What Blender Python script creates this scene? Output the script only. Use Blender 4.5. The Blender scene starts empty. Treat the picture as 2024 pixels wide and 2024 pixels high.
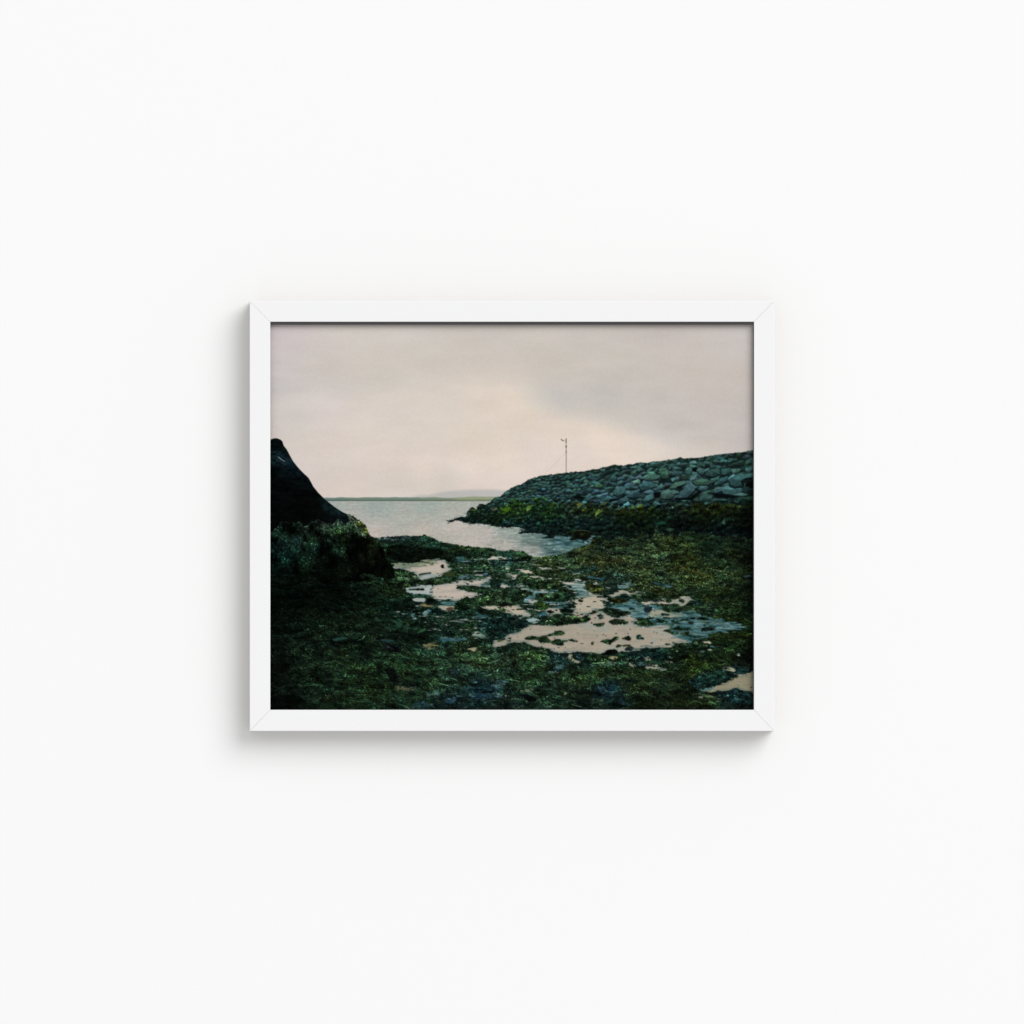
import bpy, math
import numpy as np

# ------------------------------------------------------------------ units
S = 0.00053                      # metres on the wall per pixel of a 2024 px wide view
def wx(px): return (px - 1012.0) * S
def wz(py): return (1012.0 - py) * S

# ------------------------------------------------------------------ camera, world, lamps, exposure
scene = bpy.context.scene
FACE = 0.030                     # how far the frame's face stands off the wall
DIST = 8.0
cam_data = bpy.data.cameras.new("camera")
cam = bpy.data.objects.new("camera", cam_data)
scene.collection.objects.link(cam)
cam.location = (0, -FACE - DIST, 0)
cam.rotation_euler = (math.radians(90), 0, 0)
cam_data.sensor_width = 36.0
cam_data.lens = 36.0 * DIST / (2024 * S)
cam_data.clip_start = 0.1
cam_data.clip_end = 200.0
scene.camera = cam

world = bpy.data.worlds.new("World")
scene.world = world
world.use_nodes = True
bg = world.node_tree.nodes["Background"]
bg.inputs["Color"].default_value = (1.0, 1.0, 1.0, 1.0)
bg.inputs["Strength"].default_value = 0.70

def softbox(name, direction, dist, size, power, color=(1, 1, 1)):
    l = bpy.data.lights.new(name, 'AREA')
    l.shape = 'DISK'
    l.size = size
    l.energy = power
    l.color = color
    o = bpy.data.objects.new(name, l)
    scene.collection.objects.link(o)
    from mathutils import Vector
    d = Vector(direction).normalized()
    o.location = d * dist
    o.rotation_euler = (-d).to_track_quat('-Z', 'Y').to_euler()
    return o
# one very large soft source high on the right (an unseen area lamp); the white room itself fills in evenly
softbox("key_softbox", (0.78, -1.0, 0.78), 60.0, 46.0, 24960, (1.0, 1.0, 1.0))

scene.view_settings.view_transform = 'Standard'
scene.view_settings.look = 'None'
scene.view_settings.exposure = 0.0
scene.view_settings.gamma = 1.0
scene.view_settings.use_curve_mapping = False
scene.render.resolution_x = 1024
scene.render.resolution_y = 1024
scene.render.engine = 'CYCLES'
scene.cycles.max_bounces = 8
scene.cycles.diffuse_bounces = 6

# ------------------------------------------------------------------ helpers
def link(name, me, mat=None, parent=None):
    o = bpy.data.objects.new(name, me)
    scene.collection.objects.link(o)
    if mat: me.materials.append(mat)
    if parent: o.parent = parent
    return o

def mesh_from(name, verts, faces):
    me = bpy.data.meshes.new(name)
    me.from_pydata(verts, [], faces)
    me.update()
    return me

def paint_material(name, color, rough, bump, scale, mottling=0.01):
    m = bpy.data.materials.new(name)
    m.use_nodes = True
    nt = m.node_tree
    b = nt.nodes["Principled BSDF"]
    b.inputs["Roughness"].default_value = rough
    b.inputs["Specular IOR Level"].default_value = 0.25
    tc = nt.nodes.new("ShaderNodeTexCoord")
    n = nt.nodes.new("ShaderNodeTexNoise")
    n.inputs["Scale"].default_value = scale
    n.inputs["Detail"].default_value = 6
    nt.links.new(tc.outputs["Object"], n.inputs["Vector"])
    r = nt.nodes.new("ShaderNodeMix"); r.data_type = 'RGBA'
    r.inputs[6].default_value = tuple(c * (1 - mottling) for c in color) + (1,)
    r.inputs[7].default_value = tuple(min(1, c * (1 + mottling)) for c in color) + (1,)
    nt.links.new(n.outputs["Fac"], r.inputs[0])
    nt.links.new(r.outputs[2], b.inputs["Base Color"])
    if bump:
        bp = nt.nodes.new("ShaderNodeBump")
        bp.inputs["Strength"].default_value = bump
        bp.inputs["Distance"].default_value = 0.0004
        nt.links.new(n.outputs["Fac"], bp.inputs["Height"])
        nt.links.new(bp.outputs["Normal"], b.inputs["Normal"])
    return m

M_wall = paint_material("matte_white_wall_paint", (0.86, 0.86, 0.86), 0.9, 0.0, 60, 0.002)
M_frame = paint_material("satin_white_frame_paint", (0.815, 0.815, 0.82), 0.55, 0.06, 420, 0.012)
M_side = paint_material("pale_bare_wood", (0.46, 0.44, 0.405), 0.8, 0.1, 90, 0.12)
M_black = paint_material("dark_shade_strip", (0.062, 0.060, 0.060), 0.9, 0.0, 200, 0.1)  # dark tone stands in for shade inside the lip and absorbs bounce
M_board = paint_material("grey_backing_board", (0.35, 0.32, 0.28), 0.9, 0.0, 120, 0.05)

# ------------------------------------------------------------------ the wall
W = 3.2
wv = [(-W, 0, -W), (W, 0, -W), (W, 0, W), (-W, 0, W), (-W, .12, -W), (W, .12, -W), (W, .12, W), (-W, .12, W)]
wf = [(0, 1, 2, 3), (5, 4, 7, 6), (4, 0, 3, 7), (1, 5, 6, 2), (3, 2, 6, 7), (4, 5, 1, 0)]
wall = link("wall", mesh_from("wall", wv, wf), M_wall)
wall["kind"] = "structure"

# ------------------------------------------------------------------ the framed print
OX0, OX1, OY0, OY1 = 493.5, 1530.5, 595.0, 1445.0      # outer edge, px
IX0, IX1, IY0, IY1 = 534.2, 1490.2, 636.0, 1403.0      # sight edge, px
PRINT_Y = -FACE + 0.0066                                # print plane
root = bpy.data.objects.new("picture_frame", None)
scene.collection.objects.link(root)
root.empty_display_size = 0.05
root.location = (0, 0, wz((OY0 + OY1) / 2))
root["label"] = "thin white mitred wooden frame holding a seashore landscape print, hanging on the white wall"
root["category"] = "picture frame"
CZ = wz((OY0 + OY1) / 2)

def rail(name, a_out, b_out, a_in, b_in):
    """one mitred length of moulding. a_out.. are (x, z) corners; profile: flat face, bevelled arrises, rabbet behind a lip"""
    G = 0.00010                                   # half of the hairline at each mitre
    # profile as (u across from outer 0 to inner 1 in metres, y depth)
    w = math.dist((0, 0), (0, 0))
    wd = abs(a_in[1] - a_out[1]) if abs(a_in[1] - a_out[1]) > 1e-6 else abs(a_in[0] - a_out[0])
    wd = 41 * S
    e = 0.0005
    F = -FACE
    prof = [(0.0, -0.0006), (0.0, F + e), (e * .3, F + e * .3), (e, F), (wd - e, F), (wd - e * .3, F + e * .3), (wd, F + e),
            (wd, F + 0.0014), (wd - 0.0075, F + 0.0014), (wd - 0.0075, -0.004), (wd - 0.0075, -0.0006)]
    ao = np.array(a_out); bo = np.array(b_out); ai = np.array(a_in); bi = np.array(b_in)
    d = (bo - ao) / np.linalg.norm(bo - ao)
    verts = []
    for (p, q) in ((0, 1), (1, 0)):
        pass
    n = len(prof)
    for end in (0, 1):
        for (u, y) in prof:
            t = u / wd
            p = (ao + (ai - ao) * t + d * G) if end == 0 else (bo + (bi - bo) * t - d * G)
            verts.append((p[0], y, p[1] - CZ))
    faces = [(k, (k + 1) % n, n + (k + 1) % n, n + k) for k in range(n)]
    faces.append(tuple(range(n))[::-1]); faces.append(tuple(range(n, 2 * n)))
    me = mesh_from(name, verts, faces)
    import bmesh
    bm = bmesh.new(); bm.from_mesh(me)
    bmesh.ops.recalc_face_normals(bm, faces=bm.faces)
    bm.to_mesh(me); bm.free()
    me.materials.append(M_frame); me.materials.append(M_side)
    me.polygons[0].material_index = 1                       # the outer side is left as bare wood
    return link(name, me, None, root)

TLo, TRo, BLo, BRo = (wx(OX0), wz(OY0)), (wx(OX1), wz(OY0)), (wx(OX0), wz(OY1)), (wx(OX1), wz(OY1))
TLi, TRi, BLi, BRi = (wx(IX0), wz(IY0)), (wx(IX1), wz(IY0)), (wx(IX0), wz(IY1)), (wx(IX1), wz(IY1))
rail("frame_rail", TLo, TRo, TLi, TRi)
rail("frame_rail", TRo, BRo, TRi, BRi)
rail("frame_rail", BRo, BLo, BRi, BLi)
rail("frame_rail", BLo, TLo, BLi, TLi)

def box(name, x0, x1, y0, y1, z0, z1, mat):
    v = [(x, y, z - CZ) for x in (x0, x1) for y in (y0, y1) for z in (z0, z1)]
    f = [(0, 1, 3, 2), (4, 6, 7, 5), (0, 4, 5, 1), (2, 3, 7, 6), (0, 2, 6, 4), (1, 5, 7, 3)]
    return link(name, mesh_from(name, v, f), mat, root)

# added dark strips in the rabbet, standing in for shade along the print's edge
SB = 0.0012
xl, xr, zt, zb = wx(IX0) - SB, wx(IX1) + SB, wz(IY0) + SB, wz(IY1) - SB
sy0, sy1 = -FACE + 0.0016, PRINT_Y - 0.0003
PT_, PR_ = 0.0042, 0.0019      # top and right strips show past the lip as the frame's inner shadow
box("inner_shade_strip", xl - .005, xr + .005, sy0, sy1, zt - PT_, zt + .005, M_black)
box("inner_shade_strip", xl - .005, xr + .005, sy0, sy1, zb - .005, zb, M_black)
box("inner_shade_strip", xl - .005, xl, sy0, sy1, zb, zt - PT_, M_black)
box("inner_shade_strip", xr - PR_, xr + .005, sy0, sy1, zb, zt - PT_, M_black)
box("backing_board", xl - .0055, xr + .0055, PRINT_Y + .0012, PRINT_Y + .0042, zb - .0055, zt + .0055, M_board)

# ==PAINT-BEGIN==
# ------------------------------------------------------------------ the picture printed on the sheet
# Everything below works in pixels of the 2024 px view, drawn on a canvas twice that fine.
X0, Y0, X1, Y1 = 526, 628, 1498, 1411
K2 = 2
CW, CH = (X1 - X0) * K2, (Y1 - Y0) * K2
rng = np.random.default_rng(11)
TIL = {'A': (530, 840, 8.05), 'B': (770, 840, 8.05), 'C': (1010, 840, 8.05), 'D': (1250, 840, 8.05)}
for _i, _k in enumerate('EFGHI'): TIL[_k] = (530 if _i == 0 else 530 + 190 * _i, 1020, 9.66)
for _i, _k in enumerate('JKLMN'): TIL[_k] = (530 if _i == 0 else 530 + 190 * _i, 1204, 9.66)

def PT(t, pts):
    x, y, s = TIL[t]
    return [(x + a / s, y + b / s) for a, b in pts]

def vnoise(w, h, cx, cy, seed, octaves=1):
    """smooth value noise on a w x h grid, cell size cx x cy"""
    r = np.random.default_rng(seed)
    out = np.zeros((h, w), np.float32); amp = 1.0; tot = 0
    for _ in range(octaves):
        gw, gh = int(w / cx) + 3, int(h / cy) + 3
        g = r.random((gh, gw)).astype(np.float32) * 2 - 1
        xs = np.arange(w) / cx; ys = np.arange(h) / cy
        xi = xs.astype(int); yi = ys.astype(int)
        fx = (xs - xi).astype(np.float32); fy = (ys - yi).astype(np.float32)
        fx = fx * fx * (3 - 2 * fx); fy = fy * fy * (3 - 2 * fy)
        top = g[yi][:, xi] * (1 - fx) + g[yi][:, xi + 1] * fx
        bot = g[yi + 1][:, xi] * (1 - fx) + g[yi + 1][:, xi + 1] * fx
        out += amp * (top * (1 - fy)[:, None] + bot * fy[:, None])
        tot += amp; amp *= 0.55; cx = max(cx / 2, 1.01); cy = max(cy / 2, 1.01)
    return out / tot

yy, xx = np.mgrid[0:CH, 0:CW].astype(np.float32)
PX = X0 + (xx + 0.5) / K2
PY = Y0 + (yy + 0.5) / K2

def field(ctrl, power=3.0):
    """inverse-distance interpolation of colours given at points"""
    step = 8
    gx = np.arange(0, CW + step, step); gy = np.arange(0, CH + step, step)
    GX, GY = np.meshgrid(X0 + gx / K2, Y0 + gy / K2)
    num = np.zeros(GX.shape + (3,)); den = np.zeros(GX.shape)
    for c in ctrl:
        w = 1.0 / ((GX - c[0]) ** 2 + ((GY - c[1]) * 1.4) ** 2 + 60.0) ** (power / 2)
        num += w[..., None] * np.array(c[2:5], float); den += w
    g = num / den[..., None]
    xs = np.arange(CW) / step; ys = np.arange(CH) / step
    xi = xs.astype(int); yi = ys.astype(int); fx = (xs - xi)[None, :, None]; fy = (ys - yi)[:, None, None]
    a = g[yi][:, xi]; b = g[yi][:, xi + 1]; c_ = g[yi + 1][:, xi]; d = g[yi + 1][:, xi + 1]
    return ((a * (1 - fx) + b * fx) * (1 - fy) + (c_ * (1 - fx) + d * fx) * fy).astype(np.float32)

def unit(n): return n / (n.std() + 1e-6)

def polymask(pts, wx_=None, wy_=None):
    """even-odd polygon fill; wx_, wy_ displace the lookup so that the outline wanders"""
    p = np.array(pts, float)
    pad = 14
    c0 = max(0, int((p[:, 0].min() - X0 - pad) * K2)); c1 = min(CW, int((p[:, 0].max() - X0 + pad) * K2) + 1)
    r0 = max(0, int((p[:, 1].min() - Y0 - pad) * K2)); r1 = min(CH, int((p[:, 1].max() - Y0 + pad) * K2) + 1)
    if c1 <= c0 or r1 <= r0: return None
    qx = PX[r0:r1, c0:c1]; qy = PY[r0:r1, c0:c1]
    if wx_ is not None: qx = qx + wx_[r0:r1, c0:c1]; qy = qy + wy_[r0:r1, c0:c1]
    m = np.zeros(qx.shape, bool)
    n = len(p)
    for i in range(n):
        xa, ya = p[i]; xb, yb = p[(i + 1) % n]
        if ya == yb: continue
        cond = ((ya > qy) != (yb > qy)) & (qx < (xb - xa) * (qy - ya) / (yb - ya) + xa)
        m ^= cond
    return (r0, r1, c0, c1, m)

def blur(a, n):
    for _ in range(2):
        for ax in (0, 1):
            k = 2 * n + 1
            pad = [(0, 0)] * a.ndim; pad[ax] = (n + 1, n)
            c = np.cumsum(np.pad(a, pad, mode='edge'), axis=ax, dtype=np.float64)
            sl1 = [slice(None)] * a.ndim; sl2 = [slice(None)] * a.ndim
            sl1[ax] = slice(k, None); sl2[ax] = slice(None, -k)
            a = ((c[tuple(sl1)] - c[tuple(sl2)]) / k).astype(np.float32)
    return a

def full(m):
    out = np.zeros((CH, CW), bool)
    if m is not None: r0, r1, c0, c1, mm = m; out[r0:r1, c0:c1] = mm
    return out

# noise fields shared by several steps
W1x = vnoise(CW, CH, 26, 10, 1, 3) * 4.5; W1y = vnoise(CW, CH, 22, 8, 2, 3) * 2.6
W2x = vnoise(CW, CH, 8, 5, 3, 2) * 2.4; W2y = vnoise(CW, CH, 8, 5, 4, 2) * 2.0
WPx = W1x + W2x; WPy = W1y + W2y
GRAIN = rng.normal(0, 1, (CH // 2, CW // 2, 1)).repeat(2, 0).repeat(2, 1).astype(np.float32)
GRAINC = blur(rng.normal(0, 1, (CH // 2, CW // 2, 3)).astype(np.float32), 1).repeat(2, 0).repeat(2, 1) * 2.2

# ---- sky
sky = field([(545, 660, 208, 197, 198), (700, 660, 209, 201, 194), (850, 660, 206, 199, 192), (1000, 660, 202, 195, 188),
    (1150, 660, 201, 194, 187), (1300, 660, 201, 192, 186), (1470, 660, 203, 196, 192), (545, 735, 205, 197, 195),
    (640, 735, 206, 197, 190), (760, 745, 204, 196, 187), (860, 730, 205, 197, 188), (960, 720, 207, 198, 189), (1100, 720, 203, 195, 186),
    (1250, 720, 200, 193, 185), (1400, 720, 202, 193, 186), (1470, 760, 202, 192, 186), (545, 820, 209, 200, 197), (640, 800, 214, 204, 199),
    (760, 800, 215, 205, 196), (860, 800, 217, 207, 197), (940, 785, 222, 209, 197), (1000, 800, 226, 211, 197), (990, 860, 221, 209, 196),
    (590, 830, 206, 199, 193), (640, 870, 216, 204, 196), (720, 860, 219, 207, 198), (800, 870, 218, 207, 197), (580, 870, 213, 203, 197),
    (640, 930, 214, 202, 196), (760, 900, 221, 208, 199), (830, 925, 226, 211, 200), (930, 915, 226, 211, 199), (1000, 900, 228, 213, 198),
    (720, 950, 214, 203, 194), (800, 955, 211, 201, 191), (880, 950, 209, 200, 190), (960, 945, 220, 206, 196), (700, 975, 220, 206, 196),
    (790, 975, 214, 204, 195), (1050, 830, 227, 213, 199), (1110, 850, 226, 212, 198), (1180, 865, 231, 215, 200), (1040, 880, 218, 206, 195),
    (1100, 890, 224, 209, 199), (1150, 885, 219, 207, 197), (1220, 890, 228, 212, 200), (1240, 910, 228, 212, 200), (1050, 930, 225, 210, 200),
    (1290, 895, 224, 212, 200), (1350, 890, 212, 202, 193), (1420, 890, 206, 197, 189), (1470, 880, 197, 189, 185), (1330, 905, 218, 206, 196),
    (1100, 780, 200, 194, 186), (1200, 780, 197, 191, 185), (1300, 790, 198, 190, 183), (1400, 800, 199, 190, 184), (1470, 830, 197, 189, 185),
    (1350, 840, 197, 190, 184), (1400, 850, 198, 190, 184)])
sky = blur(sky, 30)
lum = vnoise(CW, CH, 260, 70, 21, 4) * 5.5 + vnoise(CW, CH, 60, 16, 22, 3) * 1.3 + vnoise(CW, CH, 220, 60, 29, 4) * 3.0
tint = vnoise(CW, CH, 130, 90, 23, 3)[..., None] * np.array([0.8, 0.0, 1.6], np.float32)
# the grey wedge of cloud coming down from the right
edge = np.interp(PX[0], [950, 1040, 1100, 1180, 1240, 1300, 1350, 1420, 1500], [786, 800, 814, 830, 845, 866, 884, 905, 930]).astype(np.float32)[None, :]
edge = edge + vnoise(CW, CH, 120, 400, 24, 3) * 6
dd = edge - PY
wedge = .8 / (1 + np.exp(-np.clip(dd, -400, 400) / 8.0)) * np.exp(-np.maximum(dd, 0) / 34.0) * np.clip((PX - 1010) / 110, 0, 1) * np.clip((1400 - PX) / 90, 0, 1)
band = .75 / (1 + np.exp(np.clip((PY - 775 + (PX - 600) * 0.03 - vnoise(CW, CH, 160, 400, 25, 2) * 5) / 5, -60, 60))) * np.exp(-np.maximum(775 - PY, 0) / 20.0) * np.clip((900 - PX) / 260, 0, 1)
img = sky + lum[..., None] + tint - wedge[..., None] * np.array([17, 9, 3], np.float32) - band[..., None] * np.array([12, 6, 4], np.float32)
img += GRAIN * 1.3 + GRAINC * 1.3

# ---- far mountain and the low island
hm = np.interp(PX[0], [805, 811, 818, 828, 845, 860, 875, 900, 935, 975, 1010], [984, 981, 977.5, 975.5, 976.5, 973.5, 970.5, 967.5, 965.5, 965.5, 968])
a = np.clip((PY - hm[None, :]) / 6 + .05, 0, 1) * np.clip((PX - 805) / 60 + .35, 0, 1) * (PX > 806) * 0.6
img = img * (1 - a[..., None]) + np.array([166, 169, 170], np.float32) * a[..., None] + GRAIN * a[..., None]
gl = field([(640, 987, 106, 128, 122), (720, 987, 116, 134, 122), (800, 987, 116, 134, 122), (870, 987, 126, 140, 122), (930, 987, 144, 154, 124), (975, 987, 144, 154, 126)])
ltop = 983.2 + vnoise(CW, 1, 60, 1, 26, 3)[0] * 1.6 - np.clip((PX[0] - 880) / 60, 0, 1) * 1.2
la = np.clip((PY - ltop[None, :]) * 1.2, 0, 1) * np.clip((991.6 - PY) * 1.2, 0, 1) * (PX < 1000)
shade = (1 - 0.22 * np.clip((PY - 986.5) / 3, 0, 1))[..., None]
img = img * (1 - la[..., None]) + (gl * shade + vnoise(CW, CH, 20, 3, 27, 2)[..., None] * 5)  * la[..., None]

# ---- sea
sea = field([(650, 1000, 160, 168, 162), (750, 1000, 156, 166, 160), (850, 1000, 158, 168, 160), (950, 1000, 165, 170, 162),
    (700, 1030, 172, 172, 165), (800, 1030, 170, 172, 164), (880, 1020, 172, 174, 166), (740, 1055, 186, 178, 170), (830, 1050, 184, 177, 168),
    (900, 1040, 188, 180, 172), (960, 1055, 182, 176, 168), (880, 1070, 176, 174, 165), (930, 1075, 186, 178, 170), (1000, 1050, 150, 160, 152),
    (1000, 1085, 172, 168, 160), (1050, 1065, 112, 132, 126), (1050, 1090, 150, 152, 146), (1090, 1075, 84, 112, 112), (1120, 1070, 70, 104, 106),
    (1100, 1095, 92, 116, 114), (1140, 1065, 50, 84, 86)])
rip = vnoise(CW, CH, 16, 2.6, 31, 2) * 11 + vnoise(CW, CH, 6, 2, 34, 1) * 7 + vnoise(CW, CH, 60, 5, 32, 2) * 3.5
rip2 = vnoise(CW, CH, 34, 6, 33, 2) * np.clip((PX - 960) / 120, 0, 1) * np.clip((PY - 1030) / 30, 0, 1) * 55
sa = np.clip((PY - 991.2) * 1.5, 0, 1)[..., None]
img = img * (1 - sa) + (sea + (rip + rip2)[..., None] + GRAIN * 3.2 + GRAINC * 2) * sa

# ---- masks of the land
cliff_edge = [(520, 868), (534, 869), (542.4, 866.3), (547.4, 866.3), (554.8, 869.2), (558.6, 873), (561, 881), (567.3, 889), (573.5, 901), (579.7, 912),
    (589.6, 924.5), (597, 932.5), (604.5, 939.4), (610.7, 945.6), (615.7, 954.3), (619.4, 961.7), (629.4, 974.2), (641.8, 986.6), (654.2, 996.5),
    (666.6, 1005.8), (679, 1013.3), (689, 1017.6), (697.7, 1021.4), (707.6, 1027.6), (716.3, 1035), (723.8, 1045), (727.5, 1053.7), (733.7, 1061),
    (741, 1064), (749, 1077), (756, 1084), (761.4, 1092.5), (764.5, 1108), (770, 1113), (776, 1121.5), (779, 1132), (783, 1146), (792, 1168), (700, 1230), (520, 1230)]
shore = PT('F', [(150, 415), (250, 430), (400, 410), (560, 400), (760, 385), (900, 395), (1060, 385), (1130, 385), (1155, 365), (1185, 390), (1280, 415),
    (1380, 460), (1450, 500), (1560, 520), (1700, 545), (1800, 565), (1932, 590)]) + PT('G', [(130, 590), (250, 595), (400, 620), (540, 620), (640, 640),
    (750, 680), (830, 680), (980, 660), (1060, 680), (1220, 690), (1275, 735), (1380, 785), (1500, 800), (1700, 770), (1835, 760)]) + \
    PT('H', [(120, 745), (250, 690), (360, 630), (480, 590), (620, 560), (680, 500), (690, 430), (1200, 200), (1932, 100)]) + [(1520, 1030), (1520, 1430), (500, 1430), (500, 1200), (730, 1090)]
bank_top = PT('B', [(915, 1527), (960, 1520), (1060, 1500), (1110, 1472), (1222, 1466), (1232, 1400), (1250, 1365), (1290, 1325), (1340, 1325), (1383, 1362), (1400, 1310), (1440, 1260),
    (1490, 1260), (1520, 1285), (1600, 1240), (1650, 1190), (1680, 1165), (1760, 1150), (1800, 1110), (1870, 1060), (1932, 1010)]) + \
    PT('C', [(60, 980), (150, 950), (250, 900), (340, 850), (450, 820), (600, 800), (700, 785), (850, 770), (950, 755), (1030, 745), (1150, 740), (1290, 715),
    (1400, 705), (1480, 680), (1600, 655), (1640, 640), (1700, 645), (1830, 645), (1880, 625), (1932, 630)]) + \
    PT('D', [(80, 610), (170, 600), (230, 610), (350, 580), (450, 580), (560, 555), (700, 545), (770, 520), (850, 535), (950, 530), (1080, 525), (1170, 500),
    (1280, 490), (1400, 465), (1500, 460), (1600, 445), (1740, 440), (1880, 415), (1932, 400)])
bank_bottom = PT('H', [(1932, 330), (1400, 400), (700, 420), (640, 380), (560, 450), (400, 440), (300, 470), (260, 455), (330, 400), (200, 400), (0, 370)]) + \
    PT('G', [(1800, 400), (1750, 430), (1560, 425), (1700, 380), (1600, 345), (1430, 325), (1200, 335), (1060, 345), (1270, 272), (1200, 240), (1050, 210),
    (900, 225), (780, 215), (600, 180), (480, 160), (380, 140), (250, 155), (80, 120), (0, 85)]) + PT('B', [(1200, 1560), (1160, 1530), (1060, 1522), (960, 1550)])
bank = bank_top + [(1520, 885), (1520, 1060)] + bank_bottom
m_shore = full(polymask(shore, W2x * .5, W2y * .6))
bx = vnoise(CW, CH, 10, 10, 5, 2) * 1.6
m_bank = full(polymask(bank, bx, vnoise(CW, CH, 9, 40, 6, 2) * 1.5 + (unit(vnoise(CW, CH, 22, 30, 9, 3)) * 4.5) * ((PY > 1040) & (PX > 1150))))
m_cliff = full(polymask(cliff_edge))
m_ground = m_shore & ~m_bank & ~m_cliff

# ---- mean colours of weed and rock
weed = field([(1300, 1100, 52, 64, 34), (1400, 1150, 53, 65, 31), (1455, 1180, 24, 34, 18), (1200, 1105, 52, 60, 34), (1150, 1085, 50, 60, 32),
    (1200, 1070, 38, 52, 30), (1350, 1085, 44, 58, 28), (1400, 1080, 22, 36, 20), (1450, 1100, 34, 44, 22), (1480, 1100, 14, 20, 12), (1250, 1130, 50, 62, 34),
    (1350, 1130, 56, 68, 34), (1300, 1150, 48, 60, 32), (1220, 1150, 42, 58, 38), (1400, 1190, 34, 48, 24), (1440, 1150, 42, 54, 26), (1480, 1170, 12, 18, 10),
    (1120, 1115, 52, 64, 34), (1080, 1110, 50, 62, 30), (1080, 1135, 40, 56, 30), (1030, 1120, 36, 52, 30), (1000, 1110, 34, 54, 42), (1000, 1130, 36, 56, 36),
    (960, 1125, 40, 56, 34), (930, 1115, 32, 50, 30), (940, 1090, 36, 54, 28), (900, 1085, 34, 50, 28), (1000, 1090, 30, 50, 32), (1035, 1095, 34, 56, 30),
    (850, 1070, 36, 60, 42), (800, 1066, 22, 38, 28), (860, 1080, 34, 54, 30), (765, 1075, 26, 42, 26), (790, 1077, 14, 26, 16), (770, 1092, 16, 26, 14),
    (820, 1095, 6, 12, 8), (870, 1097, 10, 20, 14), (850, 1100, 10, 18, 10), (900, 1098, 20, 36, 26), (800, 1140, 26, 40, 20), (790, 1150, 26, 38, 18),
    (860, 1148, 26, 42, 20), (560, 1250, 7, 14, 9), (650, 1250, 11, 20, 12), (700, 1300, 17, 27, 15), (750, 1350, 22, 35, 18), (800, 1320, 26, 44, 24), (720, 1330, 20, 32, 16),
    (850, 1345, 28, 44, 24), (900, 1290, 30, 44, 24), (950, 1300, 32, 48, 28), (1000, 1310, 24, 36, 24), (1060, 1300, 40, 54, 24), (1040, 1330, 30, 46, 24),
    (950, 1360, 22, 42, 40), (1090, 1370, 26, 40, 24), (1000, 1395, 20, 30, 22), (1150, 1340, 32, 46, 24), (1145, 1375, 12, 18, 12), (1200, 1360, 18, 34, 34),
    (1250, 1335, 24, 34, 16), (1270, 1350, 26, 34, 16), (1350, 1375, 14, 20, 10), (1310, 1350, 22, 32, 18), (1340, 1300, 12, 20, 12), (1380, 1310, 30, 40, 14),
    (1400, 1290, 14, 24, 12), (1450, 1270, 26, 38, 15), (1465, 1230, 18, 28, 12), (1475, 1395, 12, 18, 16), (1420, 1215, 30, 42, 18), (1480, 1300, 6, 9, 6),
    (560, 1390, 4, 7, 5), (545, 1330, 5, 9, 6), (540, 1210, 6, 11, 7), (590, 1180, 4, 8, 5), (660, 1170, 5, 9, 5), (700, 1190, 9, 15, 9), (780, 1165, 20, 32, 16),
    (750, 1200, 16, 27, 16), (820, 1230, 18, 32, 20), (800, 1200, 14, 26, 18), (880, 1230, 24, 40, 28), (960, 1235, 18, 38, 32), (930, 1240, 26, 40, 20),
    (920, 1270, 26, 40, 24), (1010, 1240, 12, 28, 26), (620, 1290, 12, 20, 12), (620, 1340, 13, 24, 15), (680, 1380, 16, 26, 15), (760, 1270, 12, 20, 12),
    (790, 1345, 16, 26, 14), (840, 1255, 6, 14, 8), (880, 1270, 24, 40, 28), (890, 1340, 26, 42, 30), (900, 1390, 14, 24, 22), (1100, 1300, 22, 38, 32),
    (1150, 1310, 12, 22, 16), (1200, 1300, 26, 40, 20), (1250, 1290, 18, 34, 28), (1290, 1290, 20, 38, 28), (1180, 1335, 32, 48, 24), (1240, 1300, 22, 40, 26),
    (1300, 1390, 14, 20, 10), (1400, 1385, 24, 34, 18), (1440, 1370, 14, 28, 28), (1020, 1180, 28, 46, 30), (960, 1180, 32, 52, 28), (1080, 1190, 26, 42, 22),
    (1100, 1160, 34, 48, 20), (1140, 1185, 28, 40, 18)])
wmod = 1 + vnoise(CW, CH, 60, 20, 41, 3) * 0.45 + vnoise(CW, CH, 20, 7, 42, 2) * 0.6
wmod = wmod * (1 + .26 * unit(vnoise(CW, CH, 28, 11, 44, 2)) * np.clip((PY - 1150) / 120, .35, 1))
wmod = np.clip(wmod, .2, 2.3)
hue = vnoise(CW, CH, 60, 30, 43, 3)[..., None] * np.array([6, 0, -7], np.float32) * np.clip(weed[..., 1:2] / 50, 0.1, 1.2)

def nz(mask):
    if isinstance(mask, tuple):                    # (row offset, column offset, small mask)
        y, x = np.nonzero(mask[2]); return y + mask[0], x + mask[1]
    return np.nonzero(mask)

def at(colf, y, x):
    return colf * TXV[y, x] if colf.ndim == 1 else colf[y, x]
TXV = np.clip(1 + .45 * unit(vnoise(CW, CH, 16, 8, 58, 2)), .35, 2)[..., None]

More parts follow.
